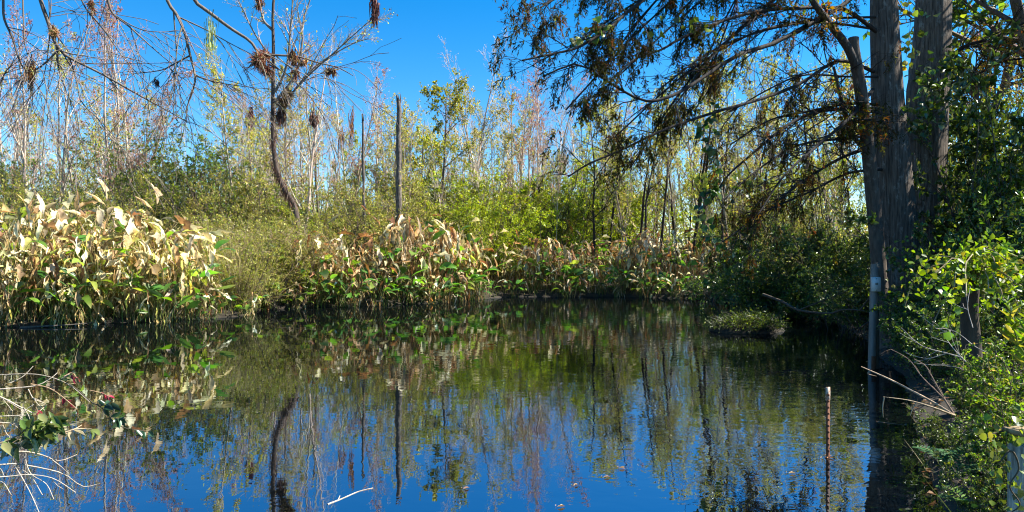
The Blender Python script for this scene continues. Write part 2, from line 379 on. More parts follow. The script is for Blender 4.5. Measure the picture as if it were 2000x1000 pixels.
# ------------------------------------------------------------------ bare and thinly leaved trees of the swamp wood
GREY = (0.44, 0.36, 0.28); PALE = (0.58, 0.49, 0.38); BROWN = (0.13, 0.10, 0.075); DARK = (0.05, 0.04, 0.033)
def make_tree(seed, name, cat, bark, leafcols, wts, nleaf, lsize, h=11.0, r=0.09, nb=(16, 9, 7), up=0.10, ang=0.6, lean=0.10, t0=0.28, wander=0.10, fork=0, ratio=0.6, l1=0.34, cluster=False, mleaf=None):
    rng = np.random.default_rng(seed)
    t = thing(name, None, cat); w_ = MB(); f_ = MB()
    nst = 1 + fork
    S = np.zeros((nst, 3)); S[:, :2] = rng.normal(size=(nst, 2)) * 0.08 * (fork > 0)
    D = nrm(np.stack([rng.normal(size=nst) * lean * (1 + fork), rng.normal(size=nst) * lean * (1 + fork), np.ones(nst)], 1))
    Ls = h * rng.uniform(0.75, 1.0, nst); Ls[0] = h
    Q0 = grow(rng, S, D, Ls, 12, 0.055, 0.06); Rr = r * np.linspace(1, 0.12, 12)[None] ** 0.9 * (Ls / h)[:, None]
    Rr[:, 0] *= 1.35
    bc = pal(rng, [bark], nst, jit=0.1)
    tubes(w_, Q0, Rr, 7, bc)
    Q1, R1 = spawn(rng, Q0, Rr, nb[0], t0, 0.97, ang, 0.18, l1, 0.55, 7, wander, up, 0.65)
    tubes(w_, Q1, np.maximum(R1, 0.006), 4, pal(rng, [bark], len(Q1), jit=.15))
    Q2, R2 = spawn(rng, Q1, R1, nb[1], 0.15, 1.0, 0.65, 0.2, 0.45, 0.6, 5, wander * 1.3, up, 0.5)
    tubes(w_, Q2, np.maximum(R2, 0.0042), 3, pal(rng, [bark], len(Q2), jit=.15))
    Q3, R3 = spawn(rng, Q2, R2, nb[2], 0.1, 1.0, 0.7, 0.25, 0.6, 0.7, 3, wander * 1.5, up, 0.4)
    tubes(w_, Q3, np.maximum(R3, 0.0034), 3, pal(rng, [bark], len(Q3), jit=.2))
    part(w_, 'trunk', M_BARK, t)
    if nleaf:
        S, T = on_twigs(rng, Q3, nleaf, 0.35, 1.0)
        keep = rng.random(len(S)) < (nleaf if nleaf < 1 else 1); S, T = S[keep], T[keep]
        if cluster:
            S = np.repeat(S, 3, 0) + rng.normal(size=(len(S) * 3, 3)) * 0.06; T = np.repeat(T, 3, 0)
        D = nrm(T * .5 + rng.normal(size=T.shape) * .8 + np.array([0, 0, -.35]))
        leaves(rng, f_, S, D, lsize * rng.uniform(.6, 1.3, len(S)), ratio, pal(rng, leafcols, len(S), wts, 0.25))
        part(f_, 'crown', mleaf or M_LEAF, t)
    return {'o': t, 'h': h}

YG = [(0.38, 0.40, 0.05), (0.48, 0.45, 0.09), (0.24, 0.30, 0.04), (0.48, 0.37, 0.11)]
PINK = [(0.40, 0.20, 0.15), (0.48, 0.28, 0.20), (0.33, 0.13, 0.08), (0.40, 0.36, 0.16)]
DG = [(0.08, 0.13, 0.02), (0.13, 0.18, 0.025), (0.20, 0.25, 0.035)]
bare = Kind(lambda k: make_tree(k, 'bare_tree', 'tree', PALE, PINK, [1, 1, 1, 2], 1, 0.05, nb=(16, 7, 4), ang=0.5), [11, 12, 13])
maple = Kind(lambda k: make_tree(k, 'maple_tree', 'tree', GREY, PINK, [3, 2, 3, 1], 3, 0.075, nb=(15, 7, 5), ang=0.55, fork=1, cluster=False), [21, 22, 23])
sparse = Kind(lambda k: make_tree(k, 'willow_tree', 'tree', GREY, YG, [3, 3, 1, 2], 4, 0.10, nb=(15, 7, 5), ang=0.75, l1=0.36, fork=1), [31, 32, 33, 34])
leafy = Kind(lambda k: make_tree(k, 'leafy_tree', 'tree', BROWN, YG, [4, 2, 4, .5], 9, 0.10, h=9, nb=(18, 8, 6), ang=0.9, l1=0.42, t0=0.12), [41, 42, 43])
pole = Kind(lambda k: make_tree(k, 'slender_tree', 'tree', DARK, YG, [3, 2, 2, 2], 3, 0.10, h=10, r=0.10, nb=(14, 7, 5), ang=0.85, l1=0.27, t0=0.35), [51, 52, 53])

def make_shrub(seed, name, cols, wts, nl, lsize, h=4.0, wdt=1.0, nst=14, bark=BROWN, mat=None, ratio=0.45, droop=0.0, hexa=False, nb=(9, 7), r=0.03, level=.5, cat='shrub', blades=0):
    rng = np.random.default_rng(seed); t = thing(name, None, cat); w_ = MB(); f_ = MB()
    S = np.zeros((nst, 3)); S[:, :2] = rng.normal(size=(nst, 2)) * 0.10 * h * wdt
    D = nrm(np.stack([S[:, 0] * 1.1 / h + rng.normal(size=nst) * .32 * wdt, S[:, 1] * 1.1 / h + rng.normal(size=nst) * .32 * wdt, np.ones(nst)], 1))
    Ls = h * rng.uniform(0.55, 1.02, nst)
    Q0 = grow(rng, S, D, Ls, 8, 0.10, 0.03 - droop); R0 = r * np.linspace(1, .2, 8)[None] * (Ls / h)[:, None]
    tubes(w_, Q0, R0, 5, pal(rng, [bark], nst))
    Q1, R1 = spawn(rng, Q0, R0, nb[0], 0.12, 1, .75, .25, .38, .6, 5, .16, .03 - droop, .5)
    tubes(w_, Q1, np.maximum(R1, .004), 3, pal(rng, [bark], len(Q1)))
    Q2, R2 = spawn(rng, Q1, R1, nb[1], .1, 1, .8, .3, .5, .7, 4, .2, .0 - droop, .4)
    tubes(w_, Q2, np.maximum(R2, .003), 3, pal(rng, [bark], len(Q2)))
    part(w_, 'stem', M_BARK, t)
    if blades:
        b_ = MB(); S = np.zeros((blades, 3)); S[:, :2] = rng.normal(size=(blades, 2)) * .13 * h
        Q = grow(rng, S, nrm(np.stack([S[:, 0] * 1.2 / h + rng.normal(size=blades) * .28, S[:, 1] * 1.2 / h + rng.normal(size=blades) * .28, np.ones(blades)], 1)), h * rng.uniform(.4, 1.05, blades), 8, .09, -.07)
        ribbons(rng, b_, Q, rng.uniform(.014, .032, blades), pal(rng, cols + [(.42, .34, .2)], blades, None, .3)); part(b_, 'grass', M_GRASS, t)
    if nl:
        S, T = on_twigs(rng, Q2, nl, .1, 1.0)
        D = nrm(T * .7 + rng.normal(size=T.shape) * .8)
        leaves(rng, f_, S, D, lsize * rng.uniform(.6, 1.3, len(S)), ratio, pal(rng, cols, len(S), wts, .25), hexa, level)
        part(f_, 'foliage', mat or M_LEAF, t)
    return {'o': t, 'h': h}

BRIGHT = [(0.28, 0.36, 0.025), (0.35, 0.42, 0.035), (0.18, 0.28, 0.02), (0.40, 0.40, 0.05)]
OLIVE = [(0.28, 0.29, 0.045), (0.38, 0.35, 0.08), (0.17, 0.21, 0.03), (0.42, 0.32, 0.13)]
TAN = [(0.36, 0.30, 0.15), (0.34, 0.34, 0.08), (0.26, 0.31, 0.045), (0.42, 0.34, 0.19), (0.34, 0.38, 0.05)]
bright = Kind(lambda k: make_shrub(k, 'willow_bush', BRIGHT, [3, 3, 2, 2], 11, 0.095, ratio=.36, nst=16), [61, 62, 63])
myrtle = Kind(lambda k: make_shrub(k, 'wax_myrtle', DG, [3, 3, 2], 8, 0.085, ratio=.4, nst=16), [64, 65])
olive = Kind(lambda k: make_shrub(k, 'marsh_shrub', OLIVE, [3, 3, 2, 1], 9, 0.08, ratio=.42, nst=16), [66, 67, 68])
thicket = Kind(lambda k: make_shrub(k, 'brush_thicket', TAN, [2, 2, 3, 1, 3], 3, 0.085, h=2.4, ratio=.36, nst=34, blades=260, bark=(.40, .31, .19), r=.010, droop=.03, nb=(7, 5)), [69, 70, 71])

# ------------------------------------------------------------------ broad-leaved marsh plants along the far bank
TANL = [(0.56, 0.45, 0.22), (0.64, 0.56, 0.36), (0.44, 0.31, 0.13), (0.30, 0.18, 0.07), (0.48, 0.44, 0.10), (0.60, 0.50, 0.29), (0.42, 0.31, 0.14)]
RUST = [(0.36, 0.20, 0.08), (0.48, 0.34, 0.16), (0.26, 0.13, 0.05), (0.60, 0.51, 0.33), (0.54, 0.44, 0.24)]
GRN = [(0.09, 0.22, 0.03), (0.15, 0.30, 0.035), (0.06, 0.15, 0.04), (0.24, 0.33, 0.05)]
def make_flag(seed, ng, nd, hd, hg, deadc, name='arrowroot_plant'):
    rng = np.random.default_rng(seed); t = thing(name, None, 'marsh plant'); s_ = MB(); g_ = MB(); d_ = MB()
    def stalks(n, h0, h1, bend):
        S = np.zeros((n, 3)); S[:, :2] = rng.normal(size=(n, 2)) * .16; S[:, 2] = -.12
        a = rng.uniform(0, 6.28, n); k = rng.uniform(.05, bend, n)
        D = nrm(np.stack([np.cos(a) * k, np.sin(a) * k, np.ones(n)], 1))
        L = rng.uniform(h0, h1, n) + .12
        Q = np.empty((n, 7, 3)); Q[:, 0] = S; dd = D.copy()
        out = np.stack([np.cos(a), np.sin(a), np.zeros(n)], 1)
        for i in range(1, 7):
            dd = nrm(dd + out * 0.055 * bend / .3 * i / 3 + rng.normal(size=(n, 3)) * .03); Q[:, i] = Q[:, i - 1] + dd * (L / 6)[:, None]
        return Q, out, dd
    if nd:
        Q, out, dd = stalks(nd, hd * .55, hd, .32)
        tubes(s_, Q, np.full((nd, 7), .009) * np.linspace(1.1, .5, 7), 4, pal(rng, [(.42, .31, .15), (.34, .24, .10), (.2, .2, .06)], nd))
        hang = rng.uniform(.35, 1.3, nd)[:, None]
        D = nrm(out * (1 - hang * .5) + dd * (1 - hang) * .7 + np.array([0, 0, -.35]) * hang)
        straight = rng.random(nd) < .45
        D = np.where((rng.random(nd) < .18)[:, None], nrm(dd + .5 * rng.normal(size=dd.shape)), D)
        bigleaf(rng, d_, Q[:, -1], D, rng.uniform(.34, .74, nd), rng.uniform(.08, .21, nd), np.where(straight, rng.uniform(.0, .15, nd), rng.uniform(.2, .8, nd)), rng.uniform(.3, 1.25, nd), pal(rng, deadc, nd, None, .28), .42)
        # dead sheaths and collapsed leaves hugging the stalks
        k = nd * 2; S, T = on_twigs(rng, Q, 2, .25, .95)
        a = rng.uniform(0, 6.28, k); D = np.stack([np.cos(a) * .6, np.sin(a) * .6, -rng.uniform(.2, 1.2, k)], 1)
        bigleaf(rng, d_, S, D, rng.uniform(.25, .6, k), rng.uniform(.03, .12, k), rng.uniform(.1, .5, k), rng.uniform(.5, 1.2, k), pal(rng, deadc, k, None, .28), .3)
    if ng:
        Q, out, dd = stalks(ng, hg * .45, hg, .38)
        tubes(s_, Q, np.full((ng, 7), .008) * np.linspace(1.1, .55, 7), 4, pal(rng, [(.10, .17, .03), (.16, .2, .04)], ng))
        D = nrm(out * rng.uniform(.05, .8, ng)[:, None] + dd * rng.uniform(.6, 1.5, ng)[:, None])
        bigleaf(rng, g_, Q[:, -1], D, rng.uniform(.42, .75, ng), rng.uniform(.15, .28, ng), rng.uniform(.03, .32, ng), rng.uniform(.1, .5, ng), pal(rng, GRN, ng, None, .22), .05, np.array((.30, .22, .06)))
    part(s_, 'stem', M_BARK, t); part(g_, 'foliage', M_BIG, t); part(d_, 'dead_foliage', M_DEAD, t)
    return {'o': t, 'h': hd}
flag_tan = Kind(lambda k: make_flag(k, 9, 40, 2.6, 2.1, TANL), [81, 82, 83, 84])
flag_front = Kind(lambda k: make_flag(k, 15, 14, 1.7, 1.45, TANL), [85, 86, 87])
flag_rust = Kind(lambda k: make_flag(k, 9, 32, 2.5, 2.0, RUST), [88, 89, 90])
flag_green = Kind(lambda k: make_flag(k, 16, 9, 1.7, 1.35, RUST), [91, 92, 93])

rng = np.random.default_rng(5)
def bankrow(p0, p1, kinds, offs, gap, zone, hts):
    """rows of plants following the waterline between two photo columns"""
    pts = POND[1:15]; seg = np.linalg.norm(np.diff(pts, axis=0), axis=1); cum = np.concatenate([[0], np.cumsum(seg)])
    fine = np.linspace(0, cum[-1], 900); fx = np.interp(fine, cum, pts[:, 0]); fy = np.interp(fine, cum, pts[:, 1]); px = 1000 + fx / fy * FPX
    ok = np.where((px > p0) & (px < p1))[0]; s0, s1 = fine[ok[0]], fine[ok[-1]]
    for row, off in enumerate(offs):
        n = max(1, int((s1 - s0) / (gap * (1 + .12 * row))))
        for k in range(n):
            s = s0 + (k + .5 + rng.uniform(-.3, .3)) * (s1 - s0) / n; x = np.interp(s, cum, pts[:, 0]); y = np.interp(s, cum, pts[:, 1])
            tx, ty = np.interp(s + .2, cum, pts[:, 0]) - x, np.interp(s + .2, cum, pts[:, 1]) - y; l = math.hypot(tx, ty) + 1e-9
            o_ = off + rng.uniform(-.18, .18); x -= ty / l * o_; y += tx / l * o_
            kd = kinds[min(row, len(kinds) - 1)]
            if rng.random() < (.14 if row else .26) * (.25 if p0 < 0 else 1): continue
            o = kd.put(rng, x, y, gz(x, y), height=None, scale=hts[min(row, len(hts) - 1)] * rng.uniform(.72, 1.2))
            where = ['at the waterline', 'in the second row', 'in the middle rows', 'in the rear row', 'in the rearmost row'][row]
            look = {'t': 'tall tan arrowroot plant', 'f': 'green and tan arrowroot plant', 'r': 'rust brown arrowroot plant', 'g': 'low green arrowroot plant'}[
                'tfrg'[[flag_tan, flag_front, flag_rust, flag_green].index(kd)]]
            PLANTS.setdefault((look, where, zone), []).append(o)
            o['group'] = 'marsh plants along the far bank'
PLANTS = {}
bankrow(-110, 385, [flag_front, flag_tan, flag_tan, flag_tan, flag_tan], [-.12, .4, 1.0, 1.7, 2.5], .56, 'on the left bank', [.9, .84, .95, 1.06, 1.14])
bankrow(380, 500, [flag_green], [-.1], .8, 'before the brush thicket', [.62])
bankrow(490, 612, [flag_green], [-.1], .6, 'at the foot of the brush', [.7])
bankrow(600, 945, [flag_green, flag_rust, flag_rust], [-.1, .5, 1.2], .62, 'on the middle bank', [.9, 1.0, 1.12])
bankrow(990, 1480, [flag_green, flag_green, flag_rust, flag_rust], [-.15, .45, 1.1, 1.8], .66, 'on the far right bank', [.74, .84, .9, .98])
for (look, where, zone), lst in PLANTS.items():
    lst.sort(key=lambda o: o.location.x / o.location.y)
    for k, o in enumerate(lst): o['label'] = f'{look} {where} {zone}, {ORD[k]} from left' if len(lst) > 1 else f'{look} {where} {zone}'

# ------------------------------------------------------------------ brush and shrubs
rng = np.random.default_rng(9)
def put_at(kd, px, d, topy, look, group, wide=1.0, minh=1.2, rot=None, var=None):
    x = (px - 1000) / FPX * d; z = gz(x, d); h = max(minh, EYE - (topy - 500) / FPX * d - z)
    return reg(kd.put(rng, x, d, z - .05, height=h, wide=wide, rot=rot, var=var), look, group)
for px, d, ty in ((405, 20.8, 470), (452, 21.0, 445), (505, 22.6, 440), (558, 23.4, 430), (600, 24.0, 450), (425, 22.3, 420), (540, 24.8, 410), (470, 20.4, 500)):
    put_at(thicket, px, d, ty, 'tan and yellow green brush thicket', 'brush thickets by the water', .9)
for px, d, ty in ((480, 22.6, 425), (525, 23.6, 420), (580, 24.6, 425), (395, 22.4, 430), (440, 23.8, 400), (615, 25.2, 420)):
    put_at(olive, px, d, ty, 'olive marsh shrub', 'shrubs below the swamp trees', .9)
for px, d, ty in ((525, 21.9, 455), (470, 20.6, 470), (572, 22.9, 440)):
    put_at(olive, px, d, ty, 'rounded olive shrub overhanging the water', 'brush thickets by the water', 1.15)
for px, d, ty in ((500, 21.9, 470), (570, 23.0, 455)):
    put_at(bright, px, d, ty, 'small yellow green bush among the brush', 'brush thickets by the water', .8)
for px, d, ty in ((310, 27, 268), (355, 29, 252), (410, 30, 275), (265, 31, 285), (15, 30, 290), (60, 33, 320), (450, 33, 300)):
    put_at(myrtle, px, d, ty, 'dark green wax myrtle', 'wax myrtles', 1.05)
for px, d, ty in ((870, 33, 345), (930, 34, 335), (990, 36, 320), (1050, 36, 315), (1100, 37, 322), (1010, 32.5, 370), (900, 31, 400), (1130, 35, 350), (860, 36, 300), (1080, 32.5, 385), (960, 31.4, 395), (1200, 37, 350)):
    put_at(bright, px, d, ty, 'bright yellow green willow bush', 'willow bushes on the far bank', 1.05)
for k in range(46):
    px = rng.uniform(-60, 1560); d = rng.uniform(27, 46) if px < 850 else rng.uniform(33, 50); put_at([olive, olive, bright, myrtle][k % 4 if k % 8 < 7 else 0], px, d, rng.uniform(330, 420) if px < 1150 else rng.uniform(300, 410),
        ['olive marsh shrub', 'olive marsh shrub', 'bright yellow green willow bush', 'dark green wax myrtle'][k % 4 if k % 8 < 7 else 0], 'shrubs below the swamp trees', 1.0)
for px, d, ty in ((705, 27, 405), (760, 28, 420), (655, 27.5, 400), (820, 28.5, 400), (690, 30, 370), (740, 31, 360), (790, 32, 355), (620, 30, 360), (560, 30, 340), (870, 30, 420), (500, 28, 350), (330, 26, 350), (250, 25, 345), (180, 24, 360), (120, 25, 340), (60, 24, 350), (0, 25, 330), (300, 23.5, 385), (210, 23, 385)):
    put_at(olive, px, d, ty, 'olive marsh shrub', 'shrubs below the swamp trees', 1.0)

# ------------------------------------------------------------------ the thin wood behind
rng = np.random.default_rng(14)
TOP = ([-80, 0, 100, 200, 270, 330, 430, 500, 600, 660, 740, 790, 860, 900, 960, 1010, 1080, 1150, 1250, 1400, 1600, 1800],
       [120, 120, 110, 110, 150, 240, 200, 160, 140, 150, 185, 215, 160, 215, 170, 150, 160, 190, 170, 130, 110, 100])
LOOK = {id(bare): 'pale bare tree', id(maple): 'grey tree with pinkish buds', id(sparse): 'thin sparse-leaved tree', id(leafy): 'leafy light green tree', id(pole): 'dark slender tree'}
def tree_at(kd, px, d, ty, wide=.9, rot=None, var=None): return put_at(kd, px, d, ty, LOOK[id(kd)], 'thin trees of the swamp wood', wide, 3.0, rot, var)
for kd, px, d, ty in ((maple, 60, 30, 40), (maple, 140, 28, 60), (maple, 215, 29, 30), (maple, 250, 33, 20), (bare, 30, 36, 90), (bare, 110, 34, 110), (sparse, 185, 32, 120), 
                      (sparse, 485, 31, 130), (sparse, 462, 38, 190), (bare, 585, 29, 60), (sparse, 560, 32, 150), (maple, 640, 33, 110), (bare, 690, 37, 140), (bare, 740, 40, 150), (sparse, 790, 31, 205),
                      (leafy, 855, 34, 165), (leafy, 820, 37, 230), (maple, 835, 38, 190), (bare, 912, 38, 95), (bare, 930, 42, 130), (sparse, 970, 40, 165), (maple, 1020, 36, 140), (bare, 1045, 37, 150), (maple, 1090, 40, 160),
                      (pole, 1157, 33, 215), (pole, 1190, 34, 200), (pole, 1240, 34.5, 190), (pole, 1215, 38, 220), (pole, 1290, 36, 170), (pole, 1345, 31.5, 90), (pole, 1405, 33, 140), (sparse, 1270, 40, 180), (sparse, 1375, 38, 150),
                      (leafy, 1310, 41, 320), (leafy, 1430, 36, 310), (pole, 1470, 34, 120), (leafy, 1520, 30, 300), (sparse, 1560, 32, 140), (pole, 1600, 28, 110), (pole, 1172, 36, 190), (pole, 1262, 33, 200), (pole, 1325, 38, 160), (pole, 1370, 35, 150), (leafy, 1235, 39, 330), (leafy, 1375, 30, 340), (leafy, 1480, 27, 320), (leafy, 1560, 26, 310), (sparse, 1440, 31, 120), (sparse, 1640, 25, 60), (leafy, 1600, 27, 310), (leafy, 1660, 24, 300), (sparse, 1500, 29, 120)):
    tree_at(kd, px, d, ty)
for k in range(66):
    px = rng.uniform(-90, 1640); d = rng.uniform(34, 62)
    if 275 < px < 460 or (px < 275 and k % 5 < 2): continue
    kd = [bare, maple, sparse, sparse, sparse, leafy][rng.integers(6)] if px < 1100 else [pole, bare, bare, sparse, pole][rng.integers(5)]
    tree_at(kd, px, d, np.interp(px, *TOP) + abs(rng.normal()) * 70 + 15 + (90 if kd is leafy else 0))

for k in range(46):
    px = rng.uniform(-80, 1620); d = rng.uniform(29, 44) if px < 850 else rng.uniform(32, 46)
    put_at(bare, px, d, rng.uniform(230, 330), 'short pale bare sapling', 'thin trees of the swamp wood', .55, 3.0)

# far wood that reads as one mass
rng = np.random.default_rng(3); mb = MB()
n = 52000; a = rng.uniform(-.86, .80, n); d = rng.uniform(58, 100, n); x = a * d; cl = np.sin(x * .55 + 1.7 * np.sin(x * .21)) * .5 + np.sin(x * 1.7 + d) * .3
hh = (6.0 + 2.2 * cl) * (d / 70) + .8; z = hh * rng.random(n) ** .75
leaves(rng, mb, np.stack([x, d, z], 1), rng.normal(size=(n, 3)) + np.array([0, 0, -.2]), rng.uniform(.16, .42, n), .6, pal(rng, YG + DG + OLIVE, n, None, .25))
nt_ = 170; a = rng.uniform(-.86, .8, nt_); d = rng.uniform(58, 98, nt_); S = np.stack([a * d, d, np.zeros(nt_)], 1)
Q = grow(rng, S, nrm(np.stack([rng.normal(size=nt_) * .08, rng.normal(size=nt_) * .08, np.ones(nt_)], 1)), rng.uniform(6, 15, nt_), 7, .05, .05); Rr = rng.uniform(.05, .11, nt_)[:, None] * np.linspace(1, .15, 7)
tubes(mb, Q, Rr, 4, pal(rng, [GREY, BROWN, PALE], nt_))
Q1, R1 = spawn(rng, Q, Rr, 12, .3, 1, .6, .2, .25, .5, 4, .1, .1); tubes(mb, Q1, np.maximum(R1, .012), 3, pal(rng, [GREY, BROWN, PALE], len(Q1)))
fw = mb.build('distant_woods', M_LEAF); structure(fw, 'stuff'); fw['label'] = 'hazy green wood behind the thin swamp trees'

# ground cover that nobody could count
rng = np.random.default_rng(4); mb = MB()
n = 60000; a = rng.uniform(-.85, .55, n); d = 16 + 36 * rng.random(n) ** 1.3; x = a * d; s = pond_sdf(x, d); k = s > .02; x, d, s = x[k], d[k], s[k]; n = len(x)
zz = land_z(x, d); S = np.stack([x, d, zz - .03], 1); L = rng.uniform(.35, 1.15, n) * np.clip(.5 + s * .25, .5, 1.35)
Q = grow(rng, S, nrm(np.stack([rng.normal(size=n) * .25, rng.normal(size=n) * .25, np.ones(n)], 1)), L, 4, .16, -.05)
ribbons(rng, mb, Q, rng.uniform(.012, .03, n), pal(rng, [(.22, .17, .07), (.12, .15, .03), (.30, .24, .12), (.08, .12, .02), (.10, .07, .035)], n, None, .25))
n = 14000; x = rng.uniform(1.2, 13, n); d = rng.uniform(1.5, 24, n); s = pond_sdf(x, d); k = (s > -.03) & (s < 3); x, d = x[k], d[k]; n = len(x)
az = rng.uniform(0, 6.28, n); leaves(rng, mb, np.stack([x, d, land_z(x, d) + .008 + .02 * rng.random(n)], 1), np.stack([np.cos(az), np.sin(az), rng.normal(size=n) * .25], 1), rng.uniform(.03, .10, n), .45, pal(rng, [(.16, .09, .04), (.22, .15, .08), (.08, .06, .03), (.10, .14, .03)], n, None, .3), True, .85)
k = rng.random(n) < .35; x, d = x[k], d[k]; n = len(x); Q = grow(rng, np.stack([x, d, land_z(x, d) - .02], 1), nrm(np.stack([rng.normal(size=n) * .5, rng.normal(size=n) * .5, np.ones(n)], 1)), rng.uniform(.08, .4, n), 4, .2, -.15)
ribbons(rng, mb, Q, rng.uniform(.005, .012, n), pal(rng, [(.12, .16, .03), (.2, .16, .08), (.07, .11, .02)], n, None, .3))
go = mb.build('ground_cover', M_GRASS); structure(go, 'stuff'); go['label'] = 'rank grass and dead stalks under the shrubs'

# ------------------------------------------------------------------ snags and the tall moss-hung tree
def limb(mb, pts, r0, r1, sides, n, col, pw=1.0):
    Q = spline(pts, n)[None]; Rr = (r1 + (r0 - r1) * (1 - np.linspace(0, 1, n)) ** pw)[None]; tubes(mb, Q, Rr, sides, np.array([col])); return Q, Rr
rng = np.random.default_rng(21)
def snag(px, top, bot, d, wpx, label, lean=0, stubs=6, seed=1):
    g = np.random.default_rng(seed); x = (px - 1000) / FPX * d; z0 = gz(x, d); t = thing('dead_snag', label, 'dead tree', (x, d, z0)); mb = MB()
    h = EYE - (top - 500) / FPX * d - z0; r = wpx / FPX * d / 2; n = 26
    Q = np.stack([np.linspace(0, lean, n) + np.cumsum(g.normal(size=n)) * .012, np.cumsum(g.normal(size=n)) * .01, np.linspace(-.15, h, n)], 1)[None]
    Rr = (r * np.linspace(1.3, .62, n) * (1 + .13 * g.normal(size=n)))[None]; Rr[0, -1] *= .45; Q[0, -1, 0] -= r * .4
    tubes(mb, Q, Rr, 9, np.array([(.15, .125, .105)]), True)
    # splintered top
    sp = np.repeat(Q[:, -2], 5, 0) + g.normal(size=(5, 3)) * np.array([r * .5, r * .5, 0]); Qs = grow(g, sp, nrm(np.stack([g.normal(size=5) * .12, g.normal(size=5) * .1, np.ones(5)], 1)), g.uniform(.1, .38, 5), 3, .05, 0)
    tubes(mb, Qs, np.full((5, 3), r * .3) * np.array([1, .6, .1]), 4, pal(g, [(.08, .065, .055)], 5))
    Q1, R1 = spawn(g, Q, Rr, stubs, .35, .97, 1.1, .2, 1.28, .35, 4, .15, .05); tubes(mb, Q1, np.maximum(R1, .01), 4, pal(g, [(.08, .065, .05)], len(Q1)))
    part(mb, 'trunk', mat_bark('snag_bark_' + str(seed), (22, 22, 6), .03, .6, lo=.2, hi=1.7), t); return t
snag(776, 186, 420, 27.2, 13, 'tallest dead snag with broken top, standing alone in the middle', .05, 5, 1)
snag(713, 222, 420, 28.5, 6.5, 'shorter dark dead snag left of the tall broken snag', -.1, 11, 2)
snag(627, 192, 400, 33, 5, 'thin leaning dead snag right of the tall moss-hung tree', -.35, 5, 3)

d = 25.0; base = P(575, 405, d); x0 = base[0]; zb = gz(x0, d)
t = thing('swamp_tree', 'tall tree with dark moss-hung lower trunk leaning over the brush thicket', 'tree', (x0, d, zb)); mb = MB()
off = np.array([x0, d, zb])
pts = [P(584, 440, d) - off - np.array([0, 0, .3]), P(575, 405, d) - off, P(556, 370, d) - off, P(540, 330, d) - off, P(533, 260, d) - off, P(533, 180, d) - off, P(534, 100, d) - off, P(533, 20, d) - off, P(540, -60, d) - off, P(536, -140, d) - off]
QA, RA = limb(mb, pts, .11, .03, 9, 30, (.10, .075, .06), .9)
forks = [[(537, 180), (560, 130), (567, 60), (572, 0), (580, -80)], [(536, 200), (575, 150), (590, 90), (592, 40), (612, -20), (625, -90)], [(534, 60), (515, 40), (508, 10), (500, -30)], [(550, 205), (600, 150), (650, 105), (700, 60), (735, 30)], [(545, 215), (610, 135), (680, 90), (720, 75)], [(536, 120), (500, 70), (470, 10), (450, -40)]]
g = np.random.default_rng(77)
QQ, RR = [], []
for k, f in enumerate(forks):
    q, r_ = limb(mb, [P(a, b, d + (0.15 * (k % 3 - 1)) * i) - off for i, (a, b) in enumerate(f)], .055 if k < 3 else .035, .012, 6, 12, (.21, .18, .15)); QQ.append(q); RR.append(r_)
QQ = np.concatenate(QQ); RR = np.concatenate(RR)
Q1, R1 = spawn(g, QQ, RR, 14, .2, 1, .55, .2, .28, .6, 6, .1, .06, .4); tubes(mb, Q1, np.maximum(R1, .005), 4, pal(g, [GREY], len(Q1)))
Q2, R2 = spawn(g, Q1, R1, 8, .2, 1, .6, .25, .5, .65, 4, .15, .05, .4); tubes(mb, Q2, np.maximum(R2, .004), 3, pal(g, [GREY], len(Q2)))
part(mb, 'trunk', M_BARK, t); f_ = MB(); S, T = on_twigs(g, Q2, 1, .3, 1); k = g.random(len(S)) < .55; S, T = S[k], T[k]
leaves(g, f_, S, nrm(T + g.normal(size=T.shape)), .085 * g.uniform(.6, 1.3, len(S)), .7, pal(g, YG + PINK[:2], len(S), [4, 3, 3, 1, 1, 1], .25)); part(f_, 'crown', M_LEAF, t)
mb = MB(); S, T = on_twigs(g, QA, 520, .12, .52); S += nrm(g.normal(size=S.shape) * np.array([1, 1, .2])) * .12
Q = grow(g, S, nrm(g.normal(size=S.shape) * .5 + np.array([0, 0, -1])), g.uniform(.15, .45, len(S)), 4, .15, -.2)
ribbons(g, mb, Q, np.full(len(S), .02), pal(g, [(.10, .05, .03), (.16, .08, .05), (.07, .045, .03)], len(S))); part(mb, 'moss', M_DEAD, t)

# ------------------------------------------------------------------ the big cypress on the right bank
g = np.random.default_rng(101)
d0 = 12.6; bx, by = P(1765, 620, d0)[0], d0 + .3; off = np.array([bx, by, gz(bx, by)])
cyp = thing('cypress_tree', 'huge twin-trunked cypress on the right bank with drooping feathery branches', 'tree', tuple(off))
def bole(pts, radii, n=44, sides=26, col=(.125, .10, .08), flute=.05, seed=0, buttress=0.0):
    Q = spline(pts, n); u = np.linspace(0, len(pts) - 1, n); r = np.interp(u, np.arange(len(radii)), radii)
    T = nrm(np.gradient(Q, axis=0)); U = nrm(np.cross(T, np.array([0, 1.0, 0]))); W = np.cross(T, U)
    th = np.arange(sides) * 2 * math.pi / sides; gg = np.random.default_rng(seed)
    prof = sum(gg.uniform(.3, 1) * np.sin(th * k + gg.uniform(0, 6)) for k in (3, 5, 7, 9)) / 2
    fl = flute + buttress * np.clip((u[0] + 1.6 - u) / 1.6, 0, 1)
    rr = r[:, None] * (1 + fl[:, None] * prof[None] + .018 * gg.normal(size=(n, sides)))
    V = Q[:, None] + rr[..., None] * (np.cos(th)[None, :, None] * U[:, None] + np.sin(th)[None, :, None] * W[:, None])
    i = np.arange(n - 1)[:, None] * sides; j = np.arange(sides)[None]; j2 = (j + 1) % sides
    mb = MB(); mb.add(V.reshape(-1, 3), np.stack([i + j, i + j2, i + sides + j2, i + sides + j], -1).reshape(-1, 4), col)
    return mb, Q, r
def L3(lst): return [P(*q) - off for q in lst]
